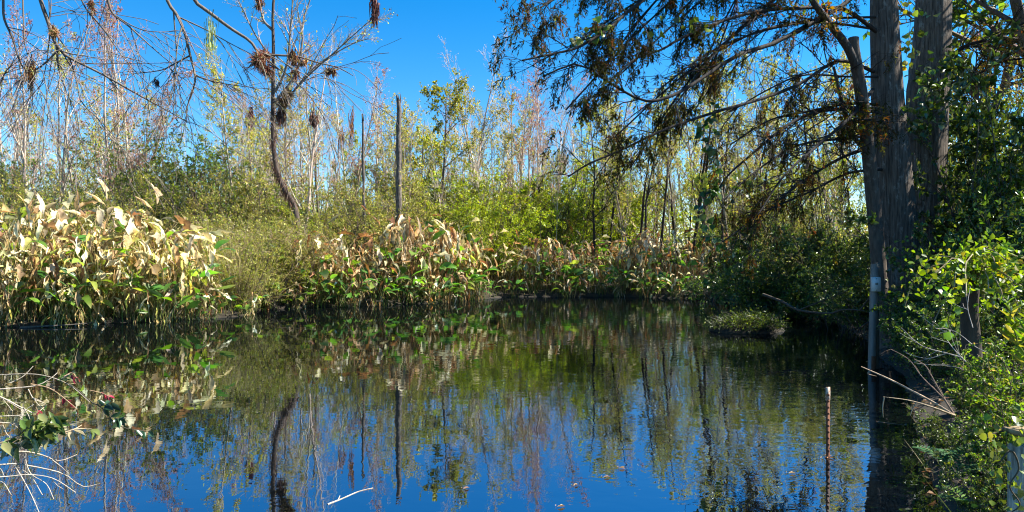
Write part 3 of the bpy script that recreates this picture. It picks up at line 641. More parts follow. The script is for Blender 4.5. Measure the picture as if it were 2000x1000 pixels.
mbA, QAa, rA = bole(L3([(1772, 680, 12.5), (1766, 620, 12.5), (1757, 500, 12.5), (1745, 350, 12.5), (1733, 200, 12.5), (1725, 0, 12.5), (1718, -250, 12.6), (1712, -600, 12.8), (1705, -1000, 13.0)]), [.52, .40, .33, .30, .265, .22, .19, .14, .05], seed=1, buttress=.16)
part(mbA, 'trunk', M_TRUNK, cyp)
mbB, QBa, rB = bole(L3([(1800, 690, 13.2), (1802, 600, 13.2), (1806, 450, 13.3), (1808, 300, 13.3), (1812, 190, 13.3), (1819, 100, 13.3), (1823, 0, 13.3), (1830, -250, 13.4), (1845, -600, 13.5), (1850, -1000, 13.7)]), [.5, .42, .37, .36, .36, .335, .30, .25, .18, .06], seed=2, buttress=.16)
part(mbB, 'trunk', M_TRUNK, cyp)
LIMBS = [([(1712, 62, 12.4), (1670, 30, 12.1), (1630, 15, 11.8), (1560, 16, 11.3), (1480, 22, 10.9), (1400, 45, 10.4), (1330, 75, 10), (1290, 98, 9.7), (1235, 118, 9.5), (1180, 175, 9.3)], .055),
         ([(1722, -70, 12.3), (1660, 0, 11.9), (1590, 42, 11.3), (1510, 85, 10.8), (1440, 108, 10.4), (1360, 160, 10), (1310, 188, 9.7), (1260, 197, 9.5), (1200, 168, 9.3), (1130, 125, 9.1), (1060, 150, 9)], .062),
         ([(1708, 215, 12.4), (1650, 213, 12.1), (1590, 220, 11.7), (1530, 250, 11.3), (1470, 300, 11), (1420, 345, 10.8), (1385, 400, 10.6)], .055),
         ([(1706, 140, 12.4), (1640, 118, 11.8), (1560, 165, 11.2), (1480, 195, 10.7), (1400, 218, 10.3), (1300, 252, 9.9), (1220, 290, 9.6), (1150, 320, 9.4), (1110, 345, 9.3)], .046),
         ([(1709, 285, 12.3), (1640, 310, 11.8), (1560, 360, 11.3), (1500, 410, 11), (1450, 452, 10.7)], .045),
         ([(1715, -150, 12.4), (1600, -80, 11.4), (1450, -40, 10.6), (1300, -20, 10), (1230, 20, 9.6), (1190, 55, 9.3), (1130, 92, 9.1), (1080, 105, 8.9), (1020, 118, 8.7)], .058),
         ([(1718, -300, 12.4), (1550, -170, 11.2), (1350, -90, 10.3), (1200, -50, 9.6), (1100, -10, 9.2), (1055, 15, 9.0)], .06),
         ([(1705, 175, 12.3), (1660, 230, 11.5), (1590, 290, 10.9), (1530, 345, 10.5), (1480, 420, 10.2)], .05),
         ([(1850, 115, 13.2), (1890, 88, 12.9), (1940, 75, 12.6), (2000, 45, 12.2), (2080, 20, 12)], .06),
         ([(1848, 165, 13.2), (1900, 150, 12.9), (1960, 120, 12.5), (2040, 110, 12)], .045),
         ([(1716, -420, 12.5), (1650, -400, 11), (1580, -330, 9.6), (1540, -240, 8.8)], .08),
         ([(1840, -300, 13.3), (1950, -280, 12), (2080, -200, 11), (2150, -100, 10.3)], .09),
         ([(1842, -500, 13.4), (1960, -520, 14), (2150, -450, 15), (2300, -330, 15.5)], .09),
         ([(1716, -560, 12.7), (1600, -600, 12), (1420, -560, 11.6), (1280, -470, 11.3)], .08)]
mb = MB(); LQ, LR = [], []
for k in range(16):
    y0 = g.uniform(-420, 60) if k < 12 else (150, 205, 262, 330)[k - 12]; x1 = g.uniform(1080, 1400) if k < 12 else g.uniform(1380, 1500); y1 = max(y0 * .5, g.uniform(30, 330)) if k < 12 else y0 + g.uniform(60, 150); d1 = 12.3 - (1700 - x1) * .0048 + g.uniform(-.6, .6)
    x0 = np.interp(y0, [-400, -200, 0, 200, 350], [1717, 1720, 1720, 1726, 1736])
    LIMBS.append(([(x0, y0, 12.45)] + [(x0 + (x1 - x0) * f + g.uniform(-8, 8), y0 + (y1 - y0) * f ** 1.25 - (26 if k >= 12 else 60) * math.sin(math.pi * f) + g.uniform(-9, 9), 12.45 + (d1 - 12.45) * f) for f in (.25, .5, .75, 1)], g.uniform(.026, .04)))
for pts, r in LIMBS:
    r *= .72
    q, r_ = limb(mb, L3(pts), r, .011, 8, 24, (.040, .033, .028), 1.15); LQ.append(q); LR.append(r_)  # limb bark darker than the trunks, canopy shade put into its colour
LQ = np.concatenate(LQ); LR = np.concatenate(LR)
W1, V1 = spawn(g, LQ, LR, 21, .12, 1.0, .75, .25, 1.95, .55, 7, .10, -.035, .35, flat=.4)
tubes(mb, W1, np.clip(V1, .004, .010), 5, pal(g, [(.042, .034, .028)], len(W1)))
W2, V2 = spawn(g, W1, V1, 7, .1, 1.0, .7, .25, .45, .6, 5, .12, -.06, .3, flat=.3)
tubes(mb, W2, np.maximum(V2, .0025), 3, pal(g, [(.05, .038, .03)], len(W2)))
part(mb, 'limb', M_BARK, cyp)
# needle sprays: hanging feather-like twiglets, clumped on some twigs only
CY = [(.042, .046, .012), (.075, .062, .016), (.095, .052, .018), (.15, .07, .022), (.075, .085, .015)]
f_ = MB()
def sprays(Wt, frac, cols, wts, nper=5, ln=(.14, .28), nl=10):
    c0 = Wt[:, 2]; cl = np.sin(c0[:, 0] * 4.1 + 1.3 * np.sin(c0[:, 2] * 3.7)) + np.sin(c0[:, 2] * 5.3 + c0[:, 1] * 2.9 + 1.0) + .6 * np.sin(c0[:, 0] * 9.1 + c0[:, 2] * 7.3)
    k = g.random(len(Wt)) < frac * np.where(cl > .35, 2.1, .35); Wt = Wt[k]
    S, T = on_twigs(g, Wt, nper, .2, 1.0); D = nrm(T * .45 + g.normal(size=T.shape) * .28 + np.array([0, 0, -.9]))
    Q = grow(g, S, D, g.uniform(*ln, len(S)), 4, .10, -.12); c = pal(g, cols, len(S), wts, .28)
    ribbons(g, f_, Q, np.full(len(S), .004), c)
    S2, T2 = on_twigs(g, Q, nl, .05, 1.0); leaves(g, f_, S2, nrm(T2 * .9 + g.normal(size=T2.shape) * .5), g.uniform(.04, .08, len(S2)), .24, np.repeat(c, nl, 0) * np.exp(.12 * g.normal(size=(len(S2), 1))))
mx = W2[:, 0, 0] + off[0]; left = mx < 3.0
sprays(W2[left], .42, CY, [4, 3, 2, 1, 2.5]); sprays(W2[~left], .26, CY + [(.30, .20, .03), (.30, .12, .025)], [3, 2, 2, 2, 3, 2, 1.2])
part(f_, 'crown', mat_leaf('cypress_needle', .38, .8, .08), cyp)

# smaller leaning trunk left of the cypress
t = thing('leaning_tree', 'slim dark leaning tree with a broken stub, touching the left side of the cypress', 'tree', tuple(off)); mb = MB()
limb(mb, L3([(1726, 660, 12.0), (1722, 600, 12.0), (1715, 500, 12.0), (1704, 380, 12.0), (1692, 260, 11.9), (1680, 170, 11.8), (1668, 100, 11.7), (1667, 74, 11.7)]), .135, .085, 12, 34, (.12, .095, .075))
qc, rc = limb(mb, L3([(1676, 140, 11.75), (1655, 92, 11.6), (1625, 52, 11.5), (1600, 20, 11.3), (1570, -30, 11.2), (1540, -110, 11)]), .075, .04, 9, 16, (.085, .07, .06))
q2, r2 = limb(mb, L3([(1696, 300, 11.9), (1660, 255, 11.8), (1640, 180, 11.7), (1628, 130, 11.6)]), .045, .02, 7, 12, (.085, .07, .06))
W3, V3 = spawn(g, np.concatenate([qc, q2[:, :16] if q2.shape[1] == 16 else np.repeat(q2, 2, 1)[:, :16]]), np.concatenate([rc, np.repeat(r2, 2, 1)[:, :16]]), 9, .2, 1, .8, .2, 1.8, .5, 6, .12, -.02); tubes(mb, W3, np.maximum(V3, .004), 4, pal(g, [(.08, .065, .05)], len(W3)))
part(mb, 'trunk', mat_bark('leaning_bark', (26, 26, 5), .03, .5), t)
f_ = MB(); S, T = on_twigs(g, W3, 60, .2, 1, .1); leaves(g, f_, S, nrm(g.normal(size=S.shape) + np.array([0, 0, -.6])), g.uniform(.05, .10, len(S)), .6, pal(g, [(.28, .24, .03), (.36, .22, .03), (.12, .18, .02), (.34, .13, .03)], len(S))); part(f_, 'crown', M_LEAF, t)

# round-leaved vines hanging through the cypress branches
def vine(pts, n, size, cols, label, name='hanging_vine', r=.004, cat='vine', spread=.07, ratio=.95, mat=None):
    p = np.array([P(*q) for q in pts]); o = p[0].copy(); t = thing(name, label, cat, tuple(o)); mb = MB()
    q, r_ = limb(mb, list(p - o), r * 1.3, r * .7, 4, 24, (.10, .08, .05)); part(mb, 'stem', M_BARK, t)
    f_ = MB(); S, T = on_twigs(g, q, n, .02, 1, spread); leaves(g, f_, S, nrm(g.normal(size=S.shape) * .6 + np.array([0, -.2, -.7])), size * g.uniform(.6, 1.25, n), ratio, pal(g, cols, n), True, .3)
    part(f_, 'foliage', mat or M_GLOSS, t); return t
VD = [(.03, .06, .012), (.05, .09, .016), (.08, .14, .02)]
vine([(1400, 345, 10.5), (1392, 365, 10.5), (1378, 385, 10.5), (1370, 420, 10.5), (1382, 445, 10.5), (1398, 470, 10.5)], 46, .13, VD, 'dark round-leaved vine hanging lowest from the cypress limb tip')
vine([(1300, 25, 9.8), (1340, 42, 9.8), (1390, 48, 9.9), (1250, 55, 9.7)], 26, .12, VD + BRIGHT[:1], 'round-leaved vine twined high in the cypress crown')
vine([(1180, 50, 9.2), (1165, 58, 9.2), (1150, 55, 9.2), (1120, 70, 9.1)], 22, .12, BRIGHT + VD, 'bright green vine leaves near the left tip of the cypress crown')
vine([(1390, 200, 10.2), (1384, 225, 10.2), (1376, 255, 10.2), (1395, 290, 10.2), (1385, 330, 10.2)], 34, .12, VD, 'dark round-leaved vine strung above the lowest hanging vine')
vine([(1420, 380, 10.6), (1455, 350, 10.7), (1440, 420, 10.6)], 18, .1, VD, 'dark vine scrap right of the lowest hanging vine')
vine([(1770, -30, 12.6), (1778, 40, 12.6), (1772, 90, 12.6), (1768, 130, 12.6)], 60, .12, [(.30, .28, .03), (.18, .22, .03), (.36, .26, .03)], 'yellow green vine in the gap between both cypress trunks', spread=.16)
vine([(1838, 130, 12.8), (1800, 165, 12.7), (1850, 180, 12.7), (1790, 205, 12.4), (1825, 215, 12.4), (1770, 235, 12.2), (1850, 240, 12.3)], 120, .11, VD + [(.2, .2, .08)], 'leafy vine wrapped round the waist of the cypress trunks', spread=.15)

# ------------------------------------------------------------------ dense growth of the right bank
rng = np.random.default_rng(33)
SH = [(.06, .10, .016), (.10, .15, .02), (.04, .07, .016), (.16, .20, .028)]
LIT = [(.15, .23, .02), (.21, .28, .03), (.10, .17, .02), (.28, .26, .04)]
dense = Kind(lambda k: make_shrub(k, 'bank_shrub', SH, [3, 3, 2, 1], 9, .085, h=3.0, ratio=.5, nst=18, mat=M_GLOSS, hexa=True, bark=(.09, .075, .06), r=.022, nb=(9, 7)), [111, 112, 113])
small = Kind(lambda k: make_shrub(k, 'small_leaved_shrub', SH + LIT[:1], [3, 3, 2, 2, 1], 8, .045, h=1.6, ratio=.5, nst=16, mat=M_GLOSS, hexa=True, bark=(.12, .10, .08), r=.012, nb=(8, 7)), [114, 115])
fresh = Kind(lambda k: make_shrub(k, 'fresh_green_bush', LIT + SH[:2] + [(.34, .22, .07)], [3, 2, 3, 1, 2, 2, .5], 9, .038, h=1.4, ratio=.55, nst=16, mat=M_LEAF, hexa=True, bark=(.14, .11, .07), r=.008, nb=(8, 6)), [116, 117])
RB = []
def rb(kd, px, d, ty, look, wide=1.0, minh=.6):
    x = (px - 1000) / FPX * d; z = gz(x, d); h = max(minh, EYE - (ty - 500) / FPX * d - z)
    o = kd.put(rng, x, d, z - .06, height=h, wide=wide); o['label'] = look; o['group'] = 'shrubs of the right bank'; return o
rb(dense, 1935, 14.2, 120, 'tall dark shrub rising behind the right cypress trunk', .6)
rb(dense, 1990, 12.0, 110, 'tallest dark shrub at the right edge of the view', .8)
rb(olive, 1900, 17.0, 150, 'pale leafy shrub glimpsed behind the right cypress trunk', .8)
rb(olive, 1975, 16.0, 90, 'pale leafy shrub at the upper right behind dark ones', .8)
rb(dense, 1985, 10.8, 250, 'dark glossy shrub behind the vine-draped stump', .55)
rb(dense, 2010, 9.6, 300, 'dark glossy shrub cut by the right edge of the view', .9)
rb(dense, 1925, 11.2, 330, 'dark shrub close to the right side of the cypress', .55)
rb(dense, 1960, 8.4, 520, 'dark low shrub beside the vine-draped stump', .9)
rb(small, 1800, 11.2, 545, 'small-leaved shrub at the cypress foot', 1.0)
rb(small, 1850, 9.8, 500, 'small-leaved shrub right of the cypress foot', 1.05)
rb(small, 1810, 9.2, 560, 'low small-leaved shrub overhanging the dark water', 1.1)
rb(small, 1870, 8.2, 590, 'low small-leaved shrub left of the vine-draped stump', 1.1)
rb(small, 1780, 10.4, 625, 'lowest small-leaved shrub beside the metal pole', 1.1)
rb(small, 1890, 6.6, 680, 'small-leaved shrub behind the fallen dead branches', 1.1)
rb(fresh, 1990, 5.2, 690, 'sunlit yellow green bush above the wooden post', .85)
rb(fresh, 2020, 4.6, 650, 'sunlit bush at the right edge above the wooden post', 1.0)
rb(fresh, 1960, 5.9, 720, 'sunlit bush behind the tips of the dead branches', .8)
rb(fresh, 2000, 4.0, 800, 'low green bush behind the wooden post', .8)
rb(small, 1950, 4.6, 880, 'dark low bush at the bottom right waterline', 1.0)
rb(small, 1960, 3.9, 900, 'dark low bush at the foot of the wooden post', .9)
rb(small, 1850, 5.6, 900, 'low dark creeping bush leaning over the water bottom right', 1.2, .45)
for px, d, ty, lk in ((1500, 20, 440, 'green shrub right of the rust brown plants'), (1545, 21, 420, 'green shrub second from the rust brown plants'), (1590, 19.5, 430, 'green shrub left of the leaning tree'), (1640, 19, 400, 'green shrub just left of the leaning tree'),
                      (1680, 18, 430, 'green shrub directly behind the leaning tree'), (1620, 23, 350, 'taller green shrub far behind the leaning tree'), (1540, 25, 350, 'taller green shrub above the fallen limb'), (1470, 26.2, 400, 'green shrub behind the grassy hummock')):
    rb(dense if ty > 395 and px != 1590 else olive, px, d, ty, lk, .9)
for px, d, ty, lk in ((1560, 19.2, 520, 'dark shrub at the waterline left of the fallen limb'), (1620, 17.4, 510, 'dark shrub above the fallen limb'), (1665, 15.6, 525, 'dark shrub left of the metal pole'), (1505, 21.6, 520, 'dark shrub behind the grassy hummock'), (1700, 14.6, 470, 'dark shrub between pole and leaning tree')):
    rb(dense, px, d, ty, lk, 1.0)

# canopy trees added outside the frame so their crowns shade the right bank
def make_shade(seed):
    return make_tree(seed, 'added_shade_tree', 'tree', BROWN, DG, [3, 3, 1], 3, .20, h=14, r=.22, nb=(22, 9, 6), ang=.85, l1=.36, t0=.38, ratio=.6, up=.03)
shade = Kind(make_shade, [121, 122])
for k, (x, y, h) in enumerate(((12.3, 12.2, 14), (13.5, 17.0, 14), (13.5, 22.0, 12))):
    o = shade.put(rng, x, y, gz(x, y), height=h); o['label'] = ['added tall shade tree out of view at the right edge of the bank', 'added tall shade tree out of view right of the cypress', 'added shade tree out of view right of the green shrubs', 'nearest added shade tree out of view on the right bank'][k]; o['group'] = 'added shade trees of the right bank'

# ------------------------------------------------------------------ vine-draped stump
g = np.random.default_rng(44)
d = 7.0; x, z = P(1900, 600, d)[0], 0; z = gz(x, d); o_ = np.array([x, d, z])
t = thing('draped_stump', 'short stump draped in bright round-leaved vine on the right bank', 'stump', (x, d, z)); mb = MB()
limb(mb, [(0.02, 0, -.1), (0, 0, .5), (-.02, .02, 1.0), (0, 0, 1.42)], .10, .07, 10, 14, (.07, .055, .04)); 
S = np.repeat(np.array([[0, 0, 1.42]]), 24, 0) + g.normal(size=(24, 3)) * .05; Dd = nrm(np.stack([g.normal(size=24), g.normal(size=24), np.full(24, .8)], 1))
Q = grow(g, S, Dd, g.uniform(.5, 1.15, 24), 8, .12, -.28); tubes(mb, Q, np.full((24, 8), .006), 4, pal(g, [(.3, .24, .14)], 24))
part(mb, 'trunk', M_BARK, t); f_ = MB(); S, T = on_twigs(g, Q, 48, .1, 1, .09); leaves(g, f_, S, nrm(g.normal(size=S.shape) * .7 + np.array([0, -.2, -.5])), g.uniform(.035, .075, len(S)), .8, pal(g, LIT + [(.4, .34, .04)], len(S), [4, 3, 3, 1, .4]), True, .45)
part(f_, 'foliage', M_LEAF, t)
vine([(1925, 470, 6.9), (1950, 500, 6.85), (1956, 545, 6.8), (1940, 580, 6.8)], 30, .085, LIT, 'bright vine trailing from the right side of the draped stump')
vine([(1838, 560, 6.4), (1850, 575, 6.3), (1858, 600, 6.2), (1852, 630, 6.2), (1868, 660, 6.1), (1880, 690, 6.1)], 15, .085, [(.20, .34, .03), (.26, .40, .04)], 'glowing heart-leaved vine hanging left of the sunlit bushes', spread=.035)
vine([(1755, 470, 11.4), (1780, 480, 11.3), (1800, 495, 11.2), (1830, 500, 11.2)], 26, .07, LIT, 'pale-leaved vine crossing the cypress foot', spread=.08)

# upright leafy stem and fern at the right edge
def leafystem(px, y0, y1, d, label, lean, n=26, L=.10, name='goldenrod'):
    a = P(px, y0, d); t = thing(name, label, 'plant', tuple(a)); h = (y0 - y1) / FPX * d; mb = MB()
    q, _ = limb(mb, [(0, 0, 0), (lean * .4, 0, h * .5), (lean, 0, h)], .005, .002, 5, 14, (.2, .22, .05)); part(mb, 'stem', M_BARK, t)
    f_ = MB(); tt = np.linspace(.15, 1, n); S = np.stack([np.interp(tt, np.linspace(0, 1, 14), q[0, :, k]) for k in range(3)], 1); az = np.arange(n) * 2.4
    leaves(g, f_, S, np.stack([np.cos(az), np.sin(az) * .6, np.full(n, .7)], 1), L * np.linspace(1.1, .5, n), .26, pal(g, LIT, n), True, .4); part(f_, 'foliage', M_LEAF, t)
leafystem(1990, 690, 585, 3.7, 'upright pale green leafy stem near the right edge', -.06)
leafystem(2012, 740, 620, 3.5, 'leafy stem cut by the right edge of the view', -.03)
def fern(px, py, d, label, n, L, cols, droop=-.10, name='fern', up=.9):
    a = P(px, py, d); t = thing(name, label, 'fern', tuple(a)); mb = MB(); az = g.uniform(0, 6.28, n)
    Q = grow(g, np.zeros((n, 3)), nrm(np.stack([np.cos(az) * .6, np.sin(az) * .6, np.full(n, up)], 1)), np.full(n, L) * g.uniform(.7, 1.1, n), 14, .02, droop); tubes(mb, Q, np.full((n, 14), .004), 3, pal(g, [(.12, .15, .04)], n)); part(mb, 'stem', M_BARK, t)
    f_ = MB()
    for i in range(2, 14):
        T = nrm(Q[:, i] - Q[:, i - 1]); sd = nrm(np.cross(T, np.array([0, 0, 1.0])))
        for s in (1, -1): leaves(g, f_, Q[:, i], sd * s + T * .35, L * .22 * math.sin(math.pi * (i + 1) / 16) + .02, .22, pal(g, cols, n, None, .1), False, .9)
    part(f_, 'foliage', M_LEAF, t)
fern(1985, 580, 7.0, 'dark fern standing at the right edge beside the draped stump', 6, .62, SH + LIT[:1], -.05)
fern(1868, 930, 4.7, 'blue green fern-like plant at the bottom right waterline', 5, .36, [(.05, .12, .05), (.08, .16, .06)], -.09)
fern(1895, 1000, 4.0, 'green fern-like plant in the bottom right corner', 5, .26, [(.06, .14, .05), (.12, .22, .03)], -.09)

# ------------------------------------------------------------------ metal pole with box, rusty post, wooden post
a = P(1705, 722, 10.4); t = thing('metal_pole', 'grey metal pole with a white box, backed by a board, standing in dark water', 'pole', (a[0], a[1], 0))
M_GALV = mat_simple('galvanised', (.17, .185, .18), .5, .1, (.10, .105, .10), (14, 14, 3), .35, .65)
M_RUST = mat_simple('rust', (.20, .075, .03), .8, 0, (.09, .035, .018), (50, 50, 20), .35, .65, .003)
M_WHITE = mat_simple('white_plastic', (.55, .57, .56), .4, 0, (.42, .44, .42), (20, 20, 20), .5, .8)
M_BOARD = mat_simple('old_board', (.17, .14, .10), .85, 0, (.08, .062, .045), (50, 50, 4), .35, .65, .003)
h = 1.58; mb = MB(); Q = np.stack([np.linspace(-.035, .02, 16), np.zeros(16), np.linspace(-.5, h, 16)], 1)[None]; rr = np.full((1, 16), .052); tubes(mb, Q, rr, 20, np.array([(.4, .4, .4)]), True); part(mb, 'pipe', M_GALV, t)
mb = MB(); tubes(mb, np.array([[[-.0225, 0, -.30], [-.0165, 0, .02], [-.0135, 0, .20]]]), np.array([[.0545, .0545, .0535]]), 20, np.array([(.2, .08, .03)])); part(mb, 'rust_band', M_RUST, t)
mb = MB(); box(mb, (.085, .055, .55), (.062, .035, 2.1), (.2, .17, .13), 0, .004); part(mb, 'board', M_BOARD, t)
mb = MB(); bz = P(1708, 555, 10.4)[2]; box(mb, (.006, -.068, bz), (.125, .05, .215), (.8, .8, .8), 0, .008); bx_ = part(mb, 'box', M_WHITE, t)
mb = MB(); box(mb, (.006, -.0955, bz + .01), (.04, .004, .03), (.3, .3, .3)); 
o = mb.build('latch', M_GALV, bx_)
mb = MB()
for dz in (-.085, .085): tubes(mb, np.array([[[.006, -.092, bz + dz], [.006, -.098, bz + dz]]]), np.array([[.008, .007]]), 8, np.array([(.3, .3, .3)]), True)
o = mb.build('screw', M_GALV, bx_)

a = P(1617, 893, 5.84); t = thing('rusty_post', 'rusty studded steel fence post standing in the open water', 'post', (a[0], a[1], 0)); mb = MB(); ph = P(1617, 757, 5.84)[2]
box(mb, (0, 0, ph / 2 - .3), (.034, .006, ph + .6), (.2, .1, .05), .25, .0012); box(mb, (.004, .0135, ph / 2 - .302), (.006, .02, ph + .596), (.2, .1, .05), .25, .0012); part(mb, 'shaft', M_RUST, t)
mb = MB()
for k in range(int(ph / .052) - 1): box(mb, (.002, -.008, .06 + k * .052), (.014, .010, .018), (.2, .1, .05), .25)
part(mb, 'stud', M_RUST, t)
mb = MB(); box(mb, (0, -.0005, ph - .052), (.038, .011, .112), (.6, .55, .45), .25, .002); part(mb, 'tip', mat_simple('chipped_paint', (.50, .42, .33), .7, 0, (.28, .13, .06), (40, 40, 30), .45, .6, .002), t)
mb = MB(); gg = np.random.default_rng(3); n = 6; S = np.stack([gg.normal(size=n) * .018, gg.normal(size=n) * .015 - .012, np.full(n, .008)], 1); az = gg.uniform(0, 6.28, n)
leaves(gg, mb, S, np.stack([np.cos(az), np.sin(az), np.full(n, .05)], 1), gg.uniform(.03, .06, n), .45, pal(gg, [(.42, .2, .09), (.5, .3, .16)], n), True, .9)
o = mb.build('leaf_litter', M_DEAD); o.location = (a[0], a[1], 0); o['label'] = 'small raft of orange dead leaves against the rusty post'; o['category'] = 'dead leaves'; o['kind'] = 'thing'

x, yy = P(2002, 900, 3.35)[0], 3.35; t = thing('wooden_post', 'weathered white wooden post half hidden in leaves at bottom right corner', 'post', (x, yy, gz(x, yy)))
zt = P(1982, 868, 3.35)[2] - gz(x, yy); mb = MB(); box(mb, (0, 0, zt / 2 - .15), (.10, .10, zt + .3), (.36, .32, .25), .3, .006); part(mb, 'post', M_POST, t)
mb = MB(); box(mb, (.03, .02, zt + .06), (.18, .12, .025), (.30, .22, .12), .25, .003); part(mb, 'rail', M_POST, t)

vine([(1950, 905, 3.2), (1975, 880, 3.2), (1990, 915, 3.2), (1972, 950, 3.2), (1992, 985, 3.2), (1968, 1005, 3.2)], 60, .036, LIT + SH, 'leafy vine climbing over the weathered wooden post', spread=.06)
vine([(1930, 850, 3.4), (1962, 842, 3.4), (1985, 850, 3.35), (2010, 838, 3.3)], 44, .036, LIT + SH, 'leafy vine across the top of the wooden post', spread=.05)
# ------------------------------------------------------------------ fallen limbs, dead twigs, hummock, log, litter
def branch(name, label, cat, lines, r0, col, d=None, twn=0, twl=.3, leafy=None, seed=1, rmin=.002, mat=None, sides=6):
    g = np.random.default_rng(seed); pts = [[P(*q) for q in ln] for ln in lines]; o = pts[0][0].copy(); t = thing(name, label, cat, tuple(o)); mb = MB(); Qs, Rs = [], []
    for k, p in enumerate(pts):
        r = r0 if k == 0 else r0 * .55
        q, r_ = limb(mb, [v - o for v in p], r, max(rmin, r * .22), sides, 16, np.array(col) * np.exp(.1 * g.normal())); Qs.append(q); Rs.append(r_)
    Qs = np.concatenate(Qs); Rs = np.concatenate(Rs)
    if twn:
        Q1, R1 = spawn(g, Qs, Rs, twn, .2, 1, .6, .25, 1 + twl, .5, 6, .10, -.02, .4); tubes(mb, Q1, np.maximum(R1, rmin * .8), 4, pal(g, [col], len(Q1), jit=.12)); Qs = Q1
    part(mb, 'stem', mat or M_BARK, t)
    if leafy:
        n, sz, cols, ratio = leafy; f_ = MB(); S, T = on_twigs(g, Qs, n, .4, 1); leaves(g, f_, S, nrm(T * .5 + g.normal(size=T.shape) * .5 + np.array([0, 0, -.6])), sz * g.uniform(.6, 1.2, len(S)), ratio, pal(g, cols, len(S)), True, .4); part(f_, 'foliage', M_GLOSS, t)
    return t
branch('fallen_limb', 'pale crooked limb lying over the dark water left of the metal pole', 'branch', [[(1490, 575, 15), (1530, 590, 14.6), (1560, 606, 14), (1620, 612, 13.2), (1645, 605, 12.8), (1680, 606, 12.3), (1715, 616, 12.1)], [(1560, 606, 14), (1600, 590, 13.6), (1650, 570, 13.2), (1660, 558, 13)], [(1680, 606, 12.3), (1700, 580, 12.1), (1715, 570, 12)], [(1710, 620, 12), (1680, 640, 11.8), (1662, 655, 11.6)]], .032, (.075, .06, .045), seed=2)
branch('dead_branch', 'long pale dead branch sloping out from the right bank over the water', 'branch', [[(1865, 812, 5.7), (1830, 790, 5.75), (1790, 768, 5.8), (1740, 742, 5.9), (1700, 724, 6.0), (1682, 716, 6.0)], [(1700, 724, 6.0), (1695, 730, 6.0), (1712, 735, 6.0)]], .013, (.42, .30, .20), seed=3)
branch('dead_branch', 'straight lower dead branch below the long sloping one', 'branch', [[(1865, 812, 5.6), (1820, 795, 5.5), (1775, 782, 5.45), (1725, 775, 5.4)], [(1790, 786, 5.46), (1782, 800, 5.45), (1778, 812, 5.44)], [(1727, 776, 5.4), (1724, 795, 5.4), (1725, 815, 5.4)]], .010, (.38, .30, .20), seed=4)
branch('dead_branch', 'knobbly reddish dead branch rising from the tip of the bank', 'branch', [[(1865, 812, 5.7), (1845, 780, 5.75), (1825, 745, 5.8), (1808, 715, 5.85), (1785, 701, 5.9)], [(1845, 780, 5.75), (1830, 765, 5.75), (1800, 735, 5.8), (1775, 702, 5.9), (1740, 682, 6)]], .009, (.36, .25, .18), twn=4, twl=.12, seed=5)
branch('dead_branch', 'thin pale dead twigs reaching left above the knobbly branch', 'branch', [[(1885, 700, 6.2), (1850, 690, 6.3), (1800, 675, 6.4), (1760, 640, 6.5)], [(1850, 690, 6.3), (1810, 700, 6.4), (1770, 690, 6.5)], [(1880, 720, 6.1), (1840, 712, 6.2), (1812, 712, 6.2)], [(1870, 655, 6.4), (1830, 640, 6.5), (1790, 610, 6.6)]], .007, (.42, .36, .29), twn=3, twl=.18, seed=6)
branch('dead_branch', 'bare pale twigs in front of the draped stump', 'branch', [[(1900, 720, 5.2), (1870, 690, 5.3), (1850, 665, 5.4)], [(1960, 700, 5), (1910, 680, 5.2), (1870, 650, 5.4), (1840, 640, 5.5)], [(1900, 640, 5.6), (1890, 600, 5.7), (1895, 560, 5.8)]], .006, (.45, .39, .32), twn=3, twl=.2, seed=7)
# low floating debris
branch('floating_twig', 'half sunk twig with reddish leaves floating off the right bank', 'twig', [[(1712, 824, 7.1), (1750, 829, 7.0), (1800, 834, 6.9), (1840, 830, 6.95)]], .010, (.30, .17, .10), seed=8, leafy=(12, .07, [(.4, .2, .1), (.3, .14, .07)], .5))
branch('floating_twig', 'pale forked twig floating in the open blue water at the bottom', 'twig', [[(640, 985, 4.735), (668, 974, 4.845), (700, 960, 4.99), (728, 953, 5.065)], [(660, 977, 4.81), (664, 968, 4.9)]], .006, (.62, .50, .38), seed=9, leafy=(4, .035, [(.6, .45, .3)], .6))
g = np.random.default_rng(12)
for px, py, lb, ang in ((1088, 992, 'lowest floating dead leaf, near the bottom edge', .3), (1120, 951, 'floating dead leaf second from the bottom', .8), (1178, 934, 'floating dead leaf in the middle of its loose line', .2), (1208, 915, 'floating dead leaf farthest from the bottom edge', -.5), (1540, 926, 'orange floating dead leaf left of the rusty post', .1), (904, 957, 'tiny pale leaf floating alone in calm blue water', .6)):
    dd = EYE * FPX / (py - 500); x = (px - 1000) / FPX * dd; mb = MB(); n = 3; S = np.array([[0, 0, .008], [.02, .01, .01], [-.01, .015, .008]])
    leaves(g, mb, S, np.array([[math.cos(ang + k * .5), math.sin(ang + k * .5), .08] for k in range(3)]), np.array([.06, .035, .025]), .32, pal(g, [(.42, .28, .18), (.36, .22, .13)], 3), True, .9)
    o = mb.build('floating_leaf', M_DEAD); o.location = (x, dd, 0); o['label'] = lb; o['category'] = 'leaf'; o['group'] = 'dead leaves on the water'

